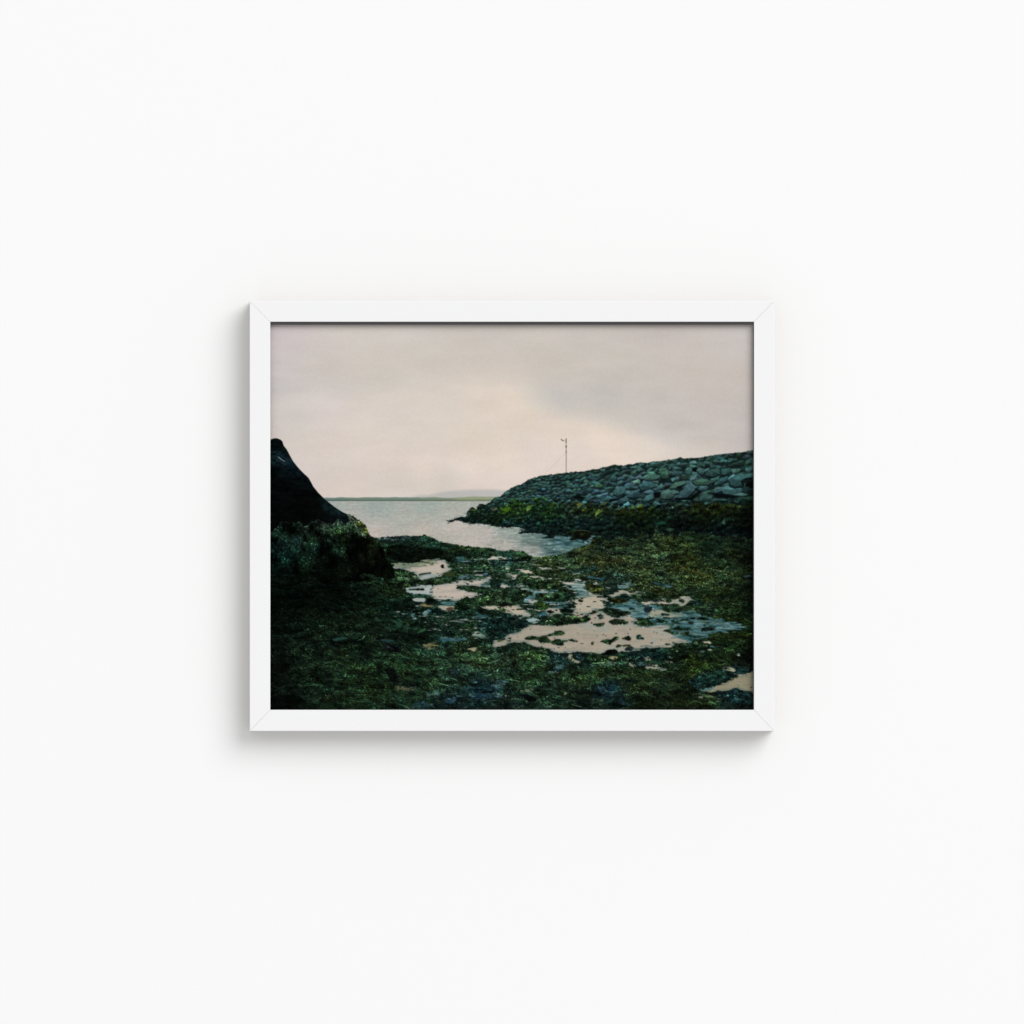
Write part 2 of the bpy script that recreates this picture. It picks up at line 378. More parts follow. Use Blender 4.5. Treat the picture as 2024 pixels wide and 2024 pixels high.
def strokes(mask, colf, n, lmin, lmax, seed, ang=0.0, spread=1.3, contrast=0.55, persp=True, flat=0.55, tipcol=None, width=1, sat=1.0):
    """scatter short curved fronds whose centres lie in mask; colours from colf"""
    r = np.random.default_rng(seed)
    ys, xs = nz(mask)
    if len(ys) == 0: return
    k = r.integers(0, len(ys), n)
    cy = ys[k].astype(np.float32); cx = xs[k].astype(np.float32)
    py = Y0 + cy / K2
    sc = (0.55 + 0.75 * np.clip((py - 1050) / 350, 0, 1)) if persp else np.ones(n)
    L = r.uniform(lmin, lmax, n) * K2 * sc
    th = ang + r.normal(0, spread, n); kap = r.normal(0, 1.3, n) * np.minimum(1, 14 / L)
    base = at(colf, ys[k], xs[k])
    f = np.exp(r.normal(-contrast ** 2 / 2, contrast, n))[:, None]
    jit = r.normal(0, 1, (n, 3)) * np.array([0.10, 0.04, 0.12])
    col = base * f * (1 + jit * sat)
    g_ = col.mean(1, keepdims=True); k_ = np.clip((f - .9) * .45, 0, .55)
    col = col * (1 - k_) + g_ * np.array([1.03, 1.06, .86]) * k_
    T = 12
    for t in np.linspace(-.5, .5, T):
        a = th + kap * t
        x = cx + np.cos(a) * L * t
        y = cy + np.sin(a) * L * t * flat
        sh = 0.8 + 0.4 * (t + .5)
        for ox, oy in ([(0, 0)] if width == 1 else [(0, 0), (1, 0), (0, 1)] if width == 2 else [(0, 0), (1, 0), (0, 1), (1, 1), (-1, 0), (0, -1)]):
            xi = np.clip((x + ox).astype(int), 0, CW - 1); yi = np.clip((y + oy).astype(int), 0, CH - 1)
            img[yi, xi] = col * sh

def match_mean(mask, want, rad=14):
    """scale the fronds so that their local average is the wanted colour"""
    mf = mask.astype(np.float32)[..., None]
    n = blur(mf, rad) + 1e-3
    have = blur(img * mf, rad) / n; w = blur(want * mf, rad) / n
    k = np.clip((w + 1) / (have + 1), .3, 2.5)
    img[mask] = (img * k)[mask]

def mounds(mask, colf, seed, dens=1.0):
    """fronds hanging from the tops of low heaps: light on top, dark at the foot"""
    r = np.random.default_rng(seed)
    ys, xs = nz(mask)
    if len(ys) < 50: return
    py = Y0 + ys / K2
    s_ = 6 + np.clip(py - 1050, 0, 400) * .10          # heap size in px by row
    w = 1 / (s_ ** 2 * .55); nm = int(w.sum() / K2 / K2 * dens)
    k = r.choice(len(ys), nm, p=w / w.sum())
    mx = xs[k].astype(np.float32); my = ys[k].astype(np.float32); ms = s_[k] * r.uniform(.6, 1.25, nm) * K2
    o = np.argsort(my); mx = mx[o]; my = my[o]; ms = ms[o]
    tone = np.exp(r.normal(0, .34, nm)); hue_ = r.normal(0, 1, (nm, 3)) * np.array([.14, .03, .14])
    per = 54
    g = np.repeat(np.arange(nm), per); n = len(g)
    rho = np.sqrt(r.uniform(0, 1, n)); phi = r.uniform(0, 2 * np.pi, n)
    asp = r.uniform(.38, .55, nm)[g]
    ox = np.cos(phi) * rho * ms[g]; oy = np.sin(phi) * rho * ms[g] * asp
    order = np.argsort(g * 4 + (oy > 0) * 2 + rho, kind='stable')
    g = g[order]; rho = rho[order]; phi = phi[order]; ox = ox[order]; oy = oy[order]
    cx = mx[g] + ox; cy = my[g] + oy
    th = np.arctan2(np.sin(phi) * .8 + .45, np.cos(phi)) + r.normal(0, .45, n)
    L = ms[g] * r.uniform(.22, .5, n)
    kap = r.normal(0, .9, n)
    xi0 = np.clip(cx.astype(int), 0, CW - 1); yi0 = np.clip(cy.astype(int), 0, CH - 1)
    f = (1.1 - 1.0 * np.sin(phi) * rho + .12 * np.cos(phi)) * tone[g] * np.exp(r.normal(0, .45, n))
    f = np.clip(f, .08, 3.2)
    col = at(colf, yi0, xi0) * f[:, None] * (1 + hue_[g] + r.normal(0, .05, (n, 3)))
    g_ = col.mean(1, keepdims=True); k_ = np.clip((f[:, None] - .9) * .4, 0, .5)
    col = col * (1 - k_) + g_ * np.array([1.04, 1.07, .84]) * k_
    if isinstance(mask, tuple):
        a_, b_, m_ = mask; ly = yi0 - a_; lx = xi0 - b_
        ok = (ly >= 0) & (lx >= 0) & (ly < m_.shape[0]) & (lx < m_.shape[1]); ok[ok] = m_[ly[ok], lx[ok]]
    else: ok = mask[yi0, xi0]
    cx = cx[ok]; cy = cy[ok]; th = th[ok]; L = L[ok]; kap = kap[ok]; col = col[ok]
    for t in np.linspace(-.5, .5, 10):
        a = th + kap * t
        x = cx + np.cos(a) * L * t; y = cy + np.sin(a) * L * t * .7
        for dx_, dy_ in ((0, 0), (1, 0), (0, 1), (1, 1)):
            img[np.clip((y + dy_).astype(int), 0, CH - 1), np.clip((x + dx_).astype(int), 0, CW - 1)] = col * (.75 + .5 * (t + .5))

def weedfill(mask, colf, seed, density=1.0, contrast=0.42, under=0.55, lmin=3, lmax=9, ang=0.0, spread=.9, hl=1.0):
    gaps = np.clip((unit(vnoise(CW, CH, 16, 7, seed + 5, 3)) + 1.0) * .9, 0, 1)[..., None]
    base = colf * (.4 + .6 * gaps)
    img[mask] = (base * under)[mask]
    n = int(mask.sum() / 9 * density)
    strokes(mask, base * .7, n // 2, lmin, lmax, seed, ang, spread, contrast, width=3)
    strokes(mask, base, n // 2, lmin, lmax, seed + 1, ang, spread, contrast, width=2)
    strokes(mask, base * 1.5 + 2, int(n * .22 * hl), lmin * .7, lmax * .8, seed + 2, ang, spread, contrast * .7, width=2, sat=1.3)
    match_mean(mask, colf)

weed = weed * np.array([.84, .92, 1.06], np.float32) * (1 - .12 * np.clip((PX - 1100) / 60, 0, 1) * np.clip((1210 - PY) / 30, 0, 1))[..., None] * (1 + .10 * np.clip((PY - 1215) / 40, 0, 1))[..., None] + np.clip((PY - 1200) / 60, 0, 1)[..., None] * np.array([3, 3, 2], np.float32)
# ---- foreground and field of weed
G0 = weed * wmod[..., None] + hue
gr0 = m_ground | (m_cliff & (PY > 1100))
weedfill(gr0, np.maximum(G0, 2), 100)
mounds(gr0, np.maximum(G0, 2) * 1.05, 140, 1.5)
fg = gr0 & (PY > 1215)
for q in range(2):
    strokes(fg, np.maximum(G0, 3) * (.45 + .75 * q), int(fg.sum() / 240), 10, 24, 170 + q, .45, .75, .5, persp=True, flat=.6, width=3)
mf = gr0 & (PY <= 1215)
strokes(mf, np.maximum(G0, 3) * .4, int(mf.sum() / 420), 6, 14, 175, 0, .35, .4, persp=True, flat=.5, width=3)
match_mean(gr0, np.maximum(G0, 2))

# ---- pools, streams and bare sand lying between the weed
BE = (191, 177, 164); BS = (168, 156, 139); TE = (104, 134, 134); BG = (78, 108, 116)
pools = [
 ('F', BE, [(510,880),(700,890),(780,920),(1000,905),(1130,830),(1400,820),(1560,830),(1600,890),(1740,910),(1600,950),(1640,1010),(1760,1020),(1640,1060),(1510,1090),(1500,1140),(1380,1170),(1200,1200),(1100,1250),(1050,1190),(980,1180),(1020,1130),(900,1080),(780,1030),(690,1020),(560,1010)]),
 ('F', (126,130,98), [(520,895),(700,905),(780,930),(1000,915),(1130,840),(1400,828),(1500,840),(1460,890),(1280,930),(1120,960),(1000,985),(820,1000),(600,990)]),
 ('F', BE, [(720,1410),(860,1370),(980,1330),(1200,1310),(1400,1325),(1560,1290),(1680,1250),(1850,1235),(1990,1215),(1990,1345),(1750,1375),(1990,1440),(1990,1570),(1840,1610),(1780,1650),(1600,1610),(1420,1620),(1330,1560),(1210,1510),(900,1520),(820,1480)]),
 ('F', (184,188,182), [(720,1410),(860,1370),(980,1330),(1200,1310),(1330,1330),(1300,1500),(1210,1510),(900,1520),(820,1480)]),
 ('F', (178,184,178), [(900,1610),(990,1570),(1150,1580),(1170,1640),(1060,1660),(960,1640)]),
 ('F', (170,176,172), [(1020,1170),(1180,1110),(1380,1110),(1370,1170),(1180,1210),(1100,1245),(1050,1190)]),
 ('F', (80,122,124), [(1400,1640),(1700,1625),(1745,1690),(1500,1715)]),
 ('F', (186,176,158), [(1350,1720),(1500,1695),(1700,1720),(1745,1790),(1650,1835),(1480,1805)]),
 ('F', (142,124,84), [(1040,1700),(1200,1675),(1370,1700),(1330,1750),(1180,1745)]),
 ('F', (120,148,148), [(1170,1810),(1230,1780),(1330,1800),(1250,1860),(1140,1900)]),
 ('F', (96,124,124), [(870,1900),(960,1880),(980,1932),(880,1932)]),
 ('F', (60,96,104), [(1760,800),(1932,780),(1932,880),(1800,870)]),
 ('G', BE, [(-30,1200),(150,1215),(350,1215),(450,1185),(560,1190),(700,1220),(880,1200),(950,1150),(1050,1130),(1160,1145),(1080,1190),(1040,1220),(900,1240),(780,1260),(680,1235),(580,1265),(440,1290),(360,1370),(200,1345),(-30,1345)]),
 ('G', BE, [(-30,1425),(180,1450),(350,1485),(560,1490),(430,1520),(280,1550),(170,1590),(110,1560),(-30,1610)]),
 ('G', (214,200,184), [(510,860),(490,810),(590,770),(800,770),(880,800),(1080,800),(1220,770),(1275,750),(1090,822),(860,852),(800,852),(740,830),(600,850)]),
 ('G', (126,140,138), [(0,850),(200,830),(340,825),(430,790),(430,840),(250,870),(60,870)]),
 ('G', (92,116,124), [(-60,1160),(120,1125),(260,1150),(120,1192),(-60,1195)]),
 ('G', (60,88,104), [(400,1110),(520,1095),(540,1120),(460,1140)]),
 ('G', (210,196,172), [(1110,1065),(1180,1030),(1310,1035),(1350,1065),(1430,1095),(1250,1090)]),
 ('G', (196,184,162), [(1290,1160),(1400,1145),(1560,1150),(1640,1195),(1660,1250),(1560,1220),(1400,1200)]),
 ('G', BE, [(1080,1290),(1160,1300),(1290,1320),(1260,1370),(1160,1370),(1080,1330)]),
 ('G', (188,182,172), [(770,1310),(860,1320),(980,1350),(900,1390),(760,1410)]),
 ('G', (206,198,170), [(845,985),(945,990),(930,1010),(860,1012)]),
 ('G', (120,150,146), [(870,920),(930,925),(910,950),(860,945)]),
 ('G', (100,134,134), [(430,1290),(560,1270),(580,1350),(420,1370),(370,1350)]),
 ('G', (196,182,160), [(390,1710),(450,1700),(560,1720),(750,1720),(900,1720),(1080,1690),(1200,1690),(1100,1730),(1260,1760),(1300,1740),(1400,1790),(1280,1830),(1230,1860),(1390,1890),(1340,1940),(1080,1920),(960,1900),(960,1860),(880,1830),(760,1810),(620,1800),(500,1770),(400,1740)]),
 ('G', (112,144,144), [(1180,1400),(1400,1420),(1560,1420),(1760,1420),(1970,1440),(1970,1490),(1700,1470),(1500,1500),(1420,1540),(1480,1640),(1330,1690),(1220,1640),(1200,1560),(1350,1500)]),
 ('G', (186,182,178), [(1290,1600),(1430,1560),(1510,1640),(1330,1680)]),
 ('G', (108,138,136), [(1480,1650),(1700,1640),(1932,1650),(1970,1700),(1740,1700),(1640,1690)]),
 ('G', (192,180,160), [(1650,1810),(1700,1750),(1850,1740),(1970,1730),(1970,1932),(1800,1860),(1640,1850)]),
 ('L', (192,180,162), [(1640,40),(1700,-20),(1970,-30),(1970,130),(1800,90),(1760,140),(1640,90)]),
 ('L', (70,110,120), [(1420,120),(1640,60),(1660,140),(1560,170),(1440,160)]),
 ('L', (168,184,178), [(1110,190),(1190,165),(1290,205),(1400,170),(1480,180),(1520,250),(1440,270),(1350,255),(1280,220),(1180,230)]),
 ('L', (190,186,170), [(520,200),(580,165),(700,175),(600,195)]),
 ('L', (76,108,112), [(250,120),(520,100),(480,180),(350,220),(260,180)]),
 ('L', (124,138,122), [(200,460),(370,430),(480,500),(500,560),(330,540),(230,530)]),
 ('H', (134,156,148), [(60,1270),(200,1258),(380,1275),(560,1290),(590,1380),(620,1470),(700,1500),(560,1560),(300,1590),(380,1500),(420,1450),(220,1330),(120,1320)]),
 ('H', (206,192,176), [(60,1270),(200,1258),(360,1270),(360,1320),(240,1330)]),
 ('H', (200,192,182), [(330,1220),(400,1195),(470,1205),(480,1240),(400,1252)]),
 ('H', (150,164,140), [(300,1180),(350,1150),(375,1155),(340,1190)]),
 ('H', (178,178,172), [(690,1290),(760,1270),(810,1290),(770,1320),(710,1310)]),
 ('H', (66,106,108), [(210,1050),(400,1020),(700,980),(870,1000),(760,1060),(560,1110),(400,1090),(230,1100)]),
 ('H', (128,156,146), [(400,1080),(520,1070),(500,1095),(420,1098)]),
 ('H', (62,98,102), [(590,1140),(760,1150),(960,1180),(900,1240),(760,1210),(600,1180)]),
 ('H', (84,116,116), [(1200,1300),(1330,1260),(1500,1300),(1470,1370),(1280,1400),(1190,1380)]),
 ('H', (192,178,158), [(200,1640),(300,1590),(520,1530),(680,1500),(880,1490),(920,1550),(1060,1580),(1000,1630),(1060,1680),(950,1700),(900,1740),(880,1790),(700,1830),(640,1880),(520,1890),(380,1850),(340,1770),(380,1700),(300,1690)]),
 ('H', (192,178,156), [(1060,1470),(1230,1430),(1400,1440),(1450,1490),(1580,1480),(1420,1530),(1300,1500),(1150,1550),(1020,1560),(960,1530),(1000,1500)]),
 ('H', (92,126,130), [(900,1720),(1060,1680),(1200,1680),(1400,1590),(1560,1620),(1640,1690),(1990,1690),(1990,1932),(1500,1960),(1440,1860),(1100,1800),(980,1740)]),
 ('H', (184,174,156), [(1600,1630),(1990,1625),(1990,1700),(1800,1712),(1640,1690)]),
 ('H', (80,114,118), [(-40,1640),(200,1640),(300,1690),(240,1720),(200,1760),(40,1770),(-40,1740)]),
 ('I', (188,176,154), [(150,1540),(230,1510),(290,1550),(420,1590),(560,1560),(640,1550),(760,1600),(860,1600),(920,1640),(780,1680),(680,1660),(560,1720),(420,1670),(300,1720),(140,1710),(-20,1690),(-20,1620),(130,1640),(220,1610)]),
 ('I', (94,130,132), [(-20,1700),(200,1740),(180,1800),(300,1840),(500,1860),(700,1870),(900,1860),(960,1932),(-20,1932)]),
 ('I', (80,112,112), [(1080,1650),(1180,1640),(1200,1690),(1120,1710)]),
 ('I', (64,92,92), [(1720,1140),(1880,1130),(1900,1170),(1760,1170)]),
 ('I', (70,100,104), [(-20,1270),(200,1280),(420,1340),(300,1370),(120,1330),(-20,1330)]),
 ('M', BS, [(-20,150),(150,110),(340,60),(350,-30),(620,90),(700,40),(880,50),(1000,60),(1150,160),(1230,160),(1400,100),(1500,120),(1560,200),(1540,260),(1500,280),(1440,320),(1700,330),(1900,310),(1990,300),(1990,740),(1700,740),(1560,780),(1440,800),(1250,800),(1180,850),(1000,880),(860,880),(770,850),(600,850),(380,830),(200,820),(-20,830)]),
 ('L', BS, [(600,640),(700,600),(860,590),(880,470),(1100,440),(1190,370),(1330,310),(1400,270),(1600,290),(1740,310),(1960,310),(1960,830),(1800,835),(1700,790),(1600,740),(1420,720),(1330,690),(1220,640),(1150,650),(1140,700),(1040,640),(920,670),(780,720),(650,760)]),
 ('N', (88,122,126), [(-60,-40),(180,0),(640,40),(900,60),(1000,180),(1300,190),(1500,270),(1820,320),(1700,420),(1300,440),(1070,500),(1080,570),(940,590),(780,640),(560,560),(440,500),(300,400),(420,330),(150,285),(-60,310)]),
 ('N', BS, [(-60,315),(150,285),(330,300),(420,330),(300,400),(480,460),(420,510),(560,540),(700,560),(790,640),(700,665),(480,655),(380,700),(340,755),(200,730),(-60,745)]),
 ('N', (166,164,142), [(-60,-10),(180,10),(400,80),(640,90),(600,140),(400,180),(200,160),(-60,150)]),
 ('N', (190,182,160), [(360,800),(400,710),(450,740),(500,800),(490,830)]),
 ('N', (196,188,162), [(940,600),(1080,610),(1130,660),(1170,670),(1050,710),(1000,690)]),
 ('N', (150,160,136), [(1040,782),(1150,765),(1190,790),(1050,795)]),
 ('N', (74,98,98), [(840,830),(960,790),(980,830),(900,900)]),
 ('N', (64,96,98), [(1120,700),(1260,730),(1240,760),(1140,740)]),
 ('N', (190,190,172), [(1590,880),(1640,845),(1680,880),(1630,900)]),
 ('N', (150,148,124), [(160,980),(300,1000),(420,1040),(330,1050),(260,1020)]),
 ('N', (96,116,114), [(240,900),(400,920),(380,960),(290,940)]),
 ('N', (128,138,122), [(-20,1050),(130,1100),(260,1150),(320,1190),(200,1190),(-20,1130)]),
 ('N', (168,164,136), [(1320,1130),(1480,1110),(1630,1160),(1560,1185),(1350,1170)]),
 ('N', (24,52,54), [(720,1360),(1000,1200),(1300,1180),(1580,1240),(1600,1290),(1500,1370),(1200,1470),(1000,1530),(860,1520)]),
 ('N', (46,82,100), [(680,1370),(900,1340),(960,1400),(920,1510),(850,1500)]),
 ('N', (28,60,62), [(1560,1080),(1870,1130),(1850,1220),(1640,1250),(1620,1180)]),
 ('N', (150,142,118), [(860,1550),(1100,1500),(1300,1430),(1460,1380),(1600,1290),(1640,1260),(1830,1230),(1900,1180),(1990,1180),(1990,1625),(1850,1600),(1700,1570),(1620,1530),(1560,1540),(1500,1590),(1250,1580),(1100,1600),(950,1570)]),
 ('N', (92,122,126), [(840,1530),(1000,1510),(1150,1490),(1200,1500),(1100,1560),(950,1570)]),
 ('N', (88,104,68), [(880,1600),(1000,1610),(1150,1680),(1350,1720),(1300,1760),(1100,1700),(960,1660)]),
 ('N', (118,110,92), [(890,1660),(980,1670),(970,1720),(910,1730)]),
 ('L', (150,142,110), [(120,770),(230,740),(330,740),(300,830),(240,800)]),
 ('L', (124,122,86), [(90,1100),(160,1060),(220,1090),(150,1120)]),
 ('L', (118,128,118), [(40,1150),(200,1180),(150,1200),(90,1190)]),
 ('L', (76,110,120), [(560,1480),(640,1390),(780,1370),(880,1400),(860,1470),(700,1520)]),
 ('L', (36,66,82), [(200,1620),(550,1600),(620,1700),(400,1770),(250,1740)]),
 ('L', (72,104,110), [(600,1600),(800,1620),(840,1700),(760,1720),(640,1660)]),
 ('L', (142,140,98), [(840,1640),(900,1640),(910,1710),(870,1710)]),
 ('L', (100,120,92), [(1150,1560),(1400,1490),(1440,1540),(1330,1600),(1200,1590)]),
 ('L', (74,108,110), [(1640,1240),(1800,1130),(1990,1080),(1990,1160),(1880,1200),(1720,1260)]),
 ('L', (160,158,134), [(1740,1220),(1840,1190),(1840,1240)]),
 ('L', (84,110,106), [(1700,1380),(1840,1400),(1820,1440)]),
 ('L', (128,136,118), [(700,850),(800,840),(860,855),(780,870)]),
 ('M', (160,156,130), [(210,890),(300,870),(330,950),(430,1000),(500,1040),(350,1030),(230,950)]),
 ('M', (70,100,110), [(380,900),(560,930),(520,990),(420,980)]),
 ('M', (150,142,104), [(980,920),(1050,890),(1130,910),(1210,920),(1120,980),(1000,950)]),
 ('M', (104,124,112), [(900,1000),(1100,1000),(1160,1060),(850,1100),(830,1050)]),
 ('M', (126,132,96), [(1310,930),(1380,950),(1370,1020),(1320,1010)]),
 ('M', (168,164,146), [(1640,940),(1750,910),(1810,990),(1700,1000)]),
 ('M', (150,156,138), [(1340,1080),(1440,1040),(1520,1100),(1400,1110)]),
 ('M', (172,166,142), [(1770,1080),(1850,1050),(1990,1100),(1990,1170),(1800,1170),(1640,1140)]),
 ('M', (50,80,94), [(1500,1010),(1700,1020),(1740,1080),(1560,1080)]),
 ('M', (80,112,116), [(-20,1080),(120,1050),(220,1110),(100,1160),(-20,1190)]),
 ('M', (84,108,112), [(640,1050),(750,1100),(740,1125),(640,1085)]),
 ('M', (120,126,82), [(90,1580),(230,1610),(150,1640)]), ('M', (118,124,78), [(740,1720),(900,1740),(830,1780)]),
 ('M', (48,82,92), [(780,1480),(900,1470),(970,1640),(850,1620)]), ('M', (34,60,78), [(1150,1650),(1400,1850),(1250,1840),(1150,1720)]),
 ('M', (50,78,74), [(240,1500),(380,1470),(360,1520),(250,1540)]),
 ('K', (128,116,78), [(1080,670),(1200,680),(1310,650),(1420,670),(1430,720),(1350,760),(1260,785),(1200,735)]),
 ('K', (112,102,74), [(600,1450),(700,1460),(850,1490),(1000,1550),(1020,1590),(850,1585),(700,1540),(620,1590),(560,1510)]),
 ('K', (62,98,98), [(1120,1620),(1280,1570),(1430,1520),(1450,1620),(1400,1700),(1300,1720),(1200,1700)]),
 ('K', (44,82,98), [(900,1900),(1000,1800),(1150,1780),(1350,1800),(1250,1900),(930,1920)]),
 ('K', (46,84,104), [(1530,1720),(1750,1690),(1760,1760),(1640,1830),(1540,1790)]),
 ('K', (38,64,78), [(1560,1150),(1720,1120),(1850,1200),(1760,1260)]),
 ('K', (60,116,104), [(640,1700),(740,1740),(690,1800)]), ('K', (64,90,96), [(500,1640),(620,1650),(700,1720),(600,1690)]),
 ('K', (138,162,158), [(900,190),(960,160),(1010,190),(940,208)]), ('K', (122,150,148), [(1160,30),(1230,0),(1300,30),(1180,120),(1110,110)]),
 ('K', (100,128,124), [(860,120),(960,95),(970,130)]), ('K', (90,118,116), [(1680,140),(1830,140),(1800,165)]),
 ('K', (70,100,104), [(1430,560),(1600,530),(1932,560),(1932,620),(1700,610),(1480,620)]),
 ('K', (32,58,60), [(300,590),(560,600),(600,680),(500,690),(420,640)]),
]
pool_all = np.zeros((CH, CW), bool)
streak = vnoise(CW, CH, 46, 5, 51, 3)
streak2 = vnoise(CW, CH, 16, 4, 52, 2)
fr = unit(vnoise(CW, CH, 56, 6, 54, 4)) * .65 + unit(vnoise(CW, CH, 16, 3.2, 55, 2)) * .55
stk = unit(streak) * .6 + unit(vnoise(CW, CH, 90, 5, 58, 3)) * .6
GSH = unit(vnoise(CW, CH, 90, 20, 59, 4)); US2 = unit(streak2)
POOLS = {}
work = []
for t, c, pts in pools:                       # pools of the same sand run into one another
    if c in (BE, BS): POOLS.setdefault(c, []).append(PT(t, pts))
    else: work.append((c, [PT(t, pts)], None))
work = [(c, P, None) for c, P in POOLS.items()] + work
for c, polys, _ in work:
    mask = None
    ms = [polymask(P, WPx * 0.8, WPy * 0.5) for P in polys]
    ms = [m for m in ms if m is not None and m[4].sum() > 0]
    if not ms: continue
    R0 = max(0, min(m[0] for m in ms) - 24); R1 = min(CH, max(m[1] for m in ms) + 24); C0 = max(0, min(m[2] for m in ms) - 24); C1 = min(CW, max(m[3] for m in ms) + 24)
    mm = np.zeros((R1 - R0, C1 - C0), bool)
    for m in ms: mm[m[0] - R0:m[1] - R0, m[2] - C0:m[3] - C0] |= m[4]
    r0, r1, c0, c1 = R0, R1, C0, C1
    big = len(polys) > 1
    rad = int(np.clip(math.sqrt(mm.sum()) / 8, 2, 8)) if not big else 9
    sf = blur(mm.astype(np.float32), rad)
    bright = (c[0] + c[1] + c[2]) / 3
    teal = c[2] >= c[0] - 4 and bright < 165
    py = PY[r0:r1, c0:c1]
    lev = sf + fr[r0:r1, c0:c1] * (.30 if big else .42) * np.clip(1 - np.abs(2 * sf - 1), 0, 1) + .02
    soft = np.clip((lev - .5) * (5 if bright > 120 else 3) + .5, 0, 1)
    if bright < 125: soft = soft * np.clip(.8 + .25 * fr[r0:r1, c0:c1], .25, 1)
    soft = soft[..., None]
    core = np.clip((lev - .5) * 1.6 + (stk[r0:r1, c0:c1] * .2 if teal else GSH[r0:r1, c0:c1] * .10) + .15, 0, 1)[..., None]
    cc = np.array(c, np.float32)
    if c not in (BE, BS) and bright > 135: cc = cc * (.95, .955, .955)
    cc = cc.astype(np.float32)
    g = stk[r0:r1, c0:c1, None] * .8 + US2[r0:r1, c0:c1, None] * .4
    if teal: tex = g * np.array([21, 19, 17], np.float32) * (bright / 115)
    else: tex = g * 3.0 * (bright / 150)
    tex = tex + GRAIN[r0:r1, c0:c1] * 3 + GRAINC[r0:r1, c0:c1] * 2
    GM = .35 if c == BE else .6
    if c in (BE, BS) or bright > 150:
        gsh = np.clip(GSH[r0:r1, c0:c1, None] * .5 + .1, 0, 1)
        cc = cc * (1 - gsh * GM) + np.array([142, 152, 144], np.float32) * gsh * GM
    rim = cc * .45 + np.array([12, 38, 41], np.float32) if bright > 75 else cc * .75
    if bright <= 75: tex_k = .55
    else: tex_k = 1.0
    colr = rim * (1 - core) + cc * core + tex * tex_k
    sub = img[r0:r1, c0:c1]
    img[r0:r1, c0:c1] = sub * (1 - soft) + colr * soft
    pool_all[r0:r1, c0:c1] |= soft[..., 0] > .5
pool_all &= m_ground

# wet gaps opening between the clumps of the middle flats
flat_w = np.clip(1 - ((PX - 1030) / 190) ** 2 - ((PY - 1165) / 62) ** 2, 0, 1) + np.clip(1 - ((PX - 1180) / 150) ** 2 - ((PY - 1195) / 50) ** 2, 0, 1) + .6 * np.clip(1 - ((PX - 900) / 130) ** 2 - ((PY - 1225) / 40) ** 2, 0, 1)
gap_n = unit(vnoise(CW, CH, 64, 6, 60, 4)) * .75 + unit(vnoise(CW, CH, 18, 4, 61, 2)) * .45 + np.clip(flat_w, 0, 1) * .9
ga = np.clip((gap_n - 1.25) * 3, 0, 1) * m_ground * (flat_w > 0) * ~pool_all
gc = np.clip((gap_n - 1.45) * 1.6 + stk * .15, 0, 1)[..., None]
gcolr = np.array([52, 82, 84], np.float32) * (1 - gc) + np.array([176, 172, 160], np.float32) * gc + stk[..., None] * 6
img = img * (1 - ga[..., None] * .9) + gcolr * ga[..., None] * .9
pool_all |= ga > .6

ov = full(polymask(PT('N', [(720,1360),(1000,1200),(1300,1180),(1580,1240),(1600,1290),(1500,1370),(1200,1470),(1000,1530),(860,1520)]), W2x, W2y))
strokes(ov, np.array([13, 32, 28], np.float32), int(ov.sum() / 26), 4, 12, 730, -.3, .4, .45, width=3)
strokes(ov, np.array([24, 44, 32], np.float32), int(ov.sum() / 110), 3, 8, 731, -.3, .5, .4, width=2)
# thin veils of dark water drifting over the streams and scattered bits on the sand
veil = (vnoise(CW, CH, 60, 8, 53, 3) > 0.34) & pool_all & (PX > 1180) & (PY > 1170) & (PY < 1265) & (PX > 1300 - (PY - 1190) * .2)
va = blur(veil.astype(np.float32), 1)[..., None] * .55
img = img * (1 - va) + np.array([44, 78, 84], np.float32) * va
rb = np.random.default_rng(77)
sand = pool_all & (PY > 1120)
strokes(sand, np.array([70, 82, 62], np.float32), 90, 1.0, 4.0, 301, 0, .35, .4, width=2)
strokes(sand, np.array([30, 44, 32], np.float32), 28, 1.0, 3.5, 302, 0, .5, .3, width=3)

isl = unit(vnoise(CW, CH, 44, 6, 56, 4)) * .8 + unit(vnoise(CW, CH, 14, 4, 57, 2)) * .5
inner = blur(pool_all.astype(np.float32), 12)
big_sand = (PX > 1010) & (PX < 1370) & (PY > 1236) & (PY < 1290)
thr = 1.02 + .6 * (PX < 1000) + np.clip(inner - .55, 0, 1) * 1.6 + big_sand * 1.2
wet = pool_all & (PY < 1292)
halo = wet & (isl > thr - .28)
img[halo] = img[halo] * .5 + np.array([26, 54, 54], np.float32) * .5
isl_m = wet & (isl > thr)
weedfill(isl_m, np.full((CH, CW, 3), 1, np.float32) * np.array([22, 36, 24], np.float32), 700, lmin=2, lmax=5)
lowz = pool_all & (PY >= 1292) & ((PX < 1375) | (PY < 1325))
og = lowz & (fr > -.1)
strokes(og, np.maximum(G0, 5) * .95, int(og.sum() / 24), 3, 8, 720, 0, 1.0, .5, width=2)
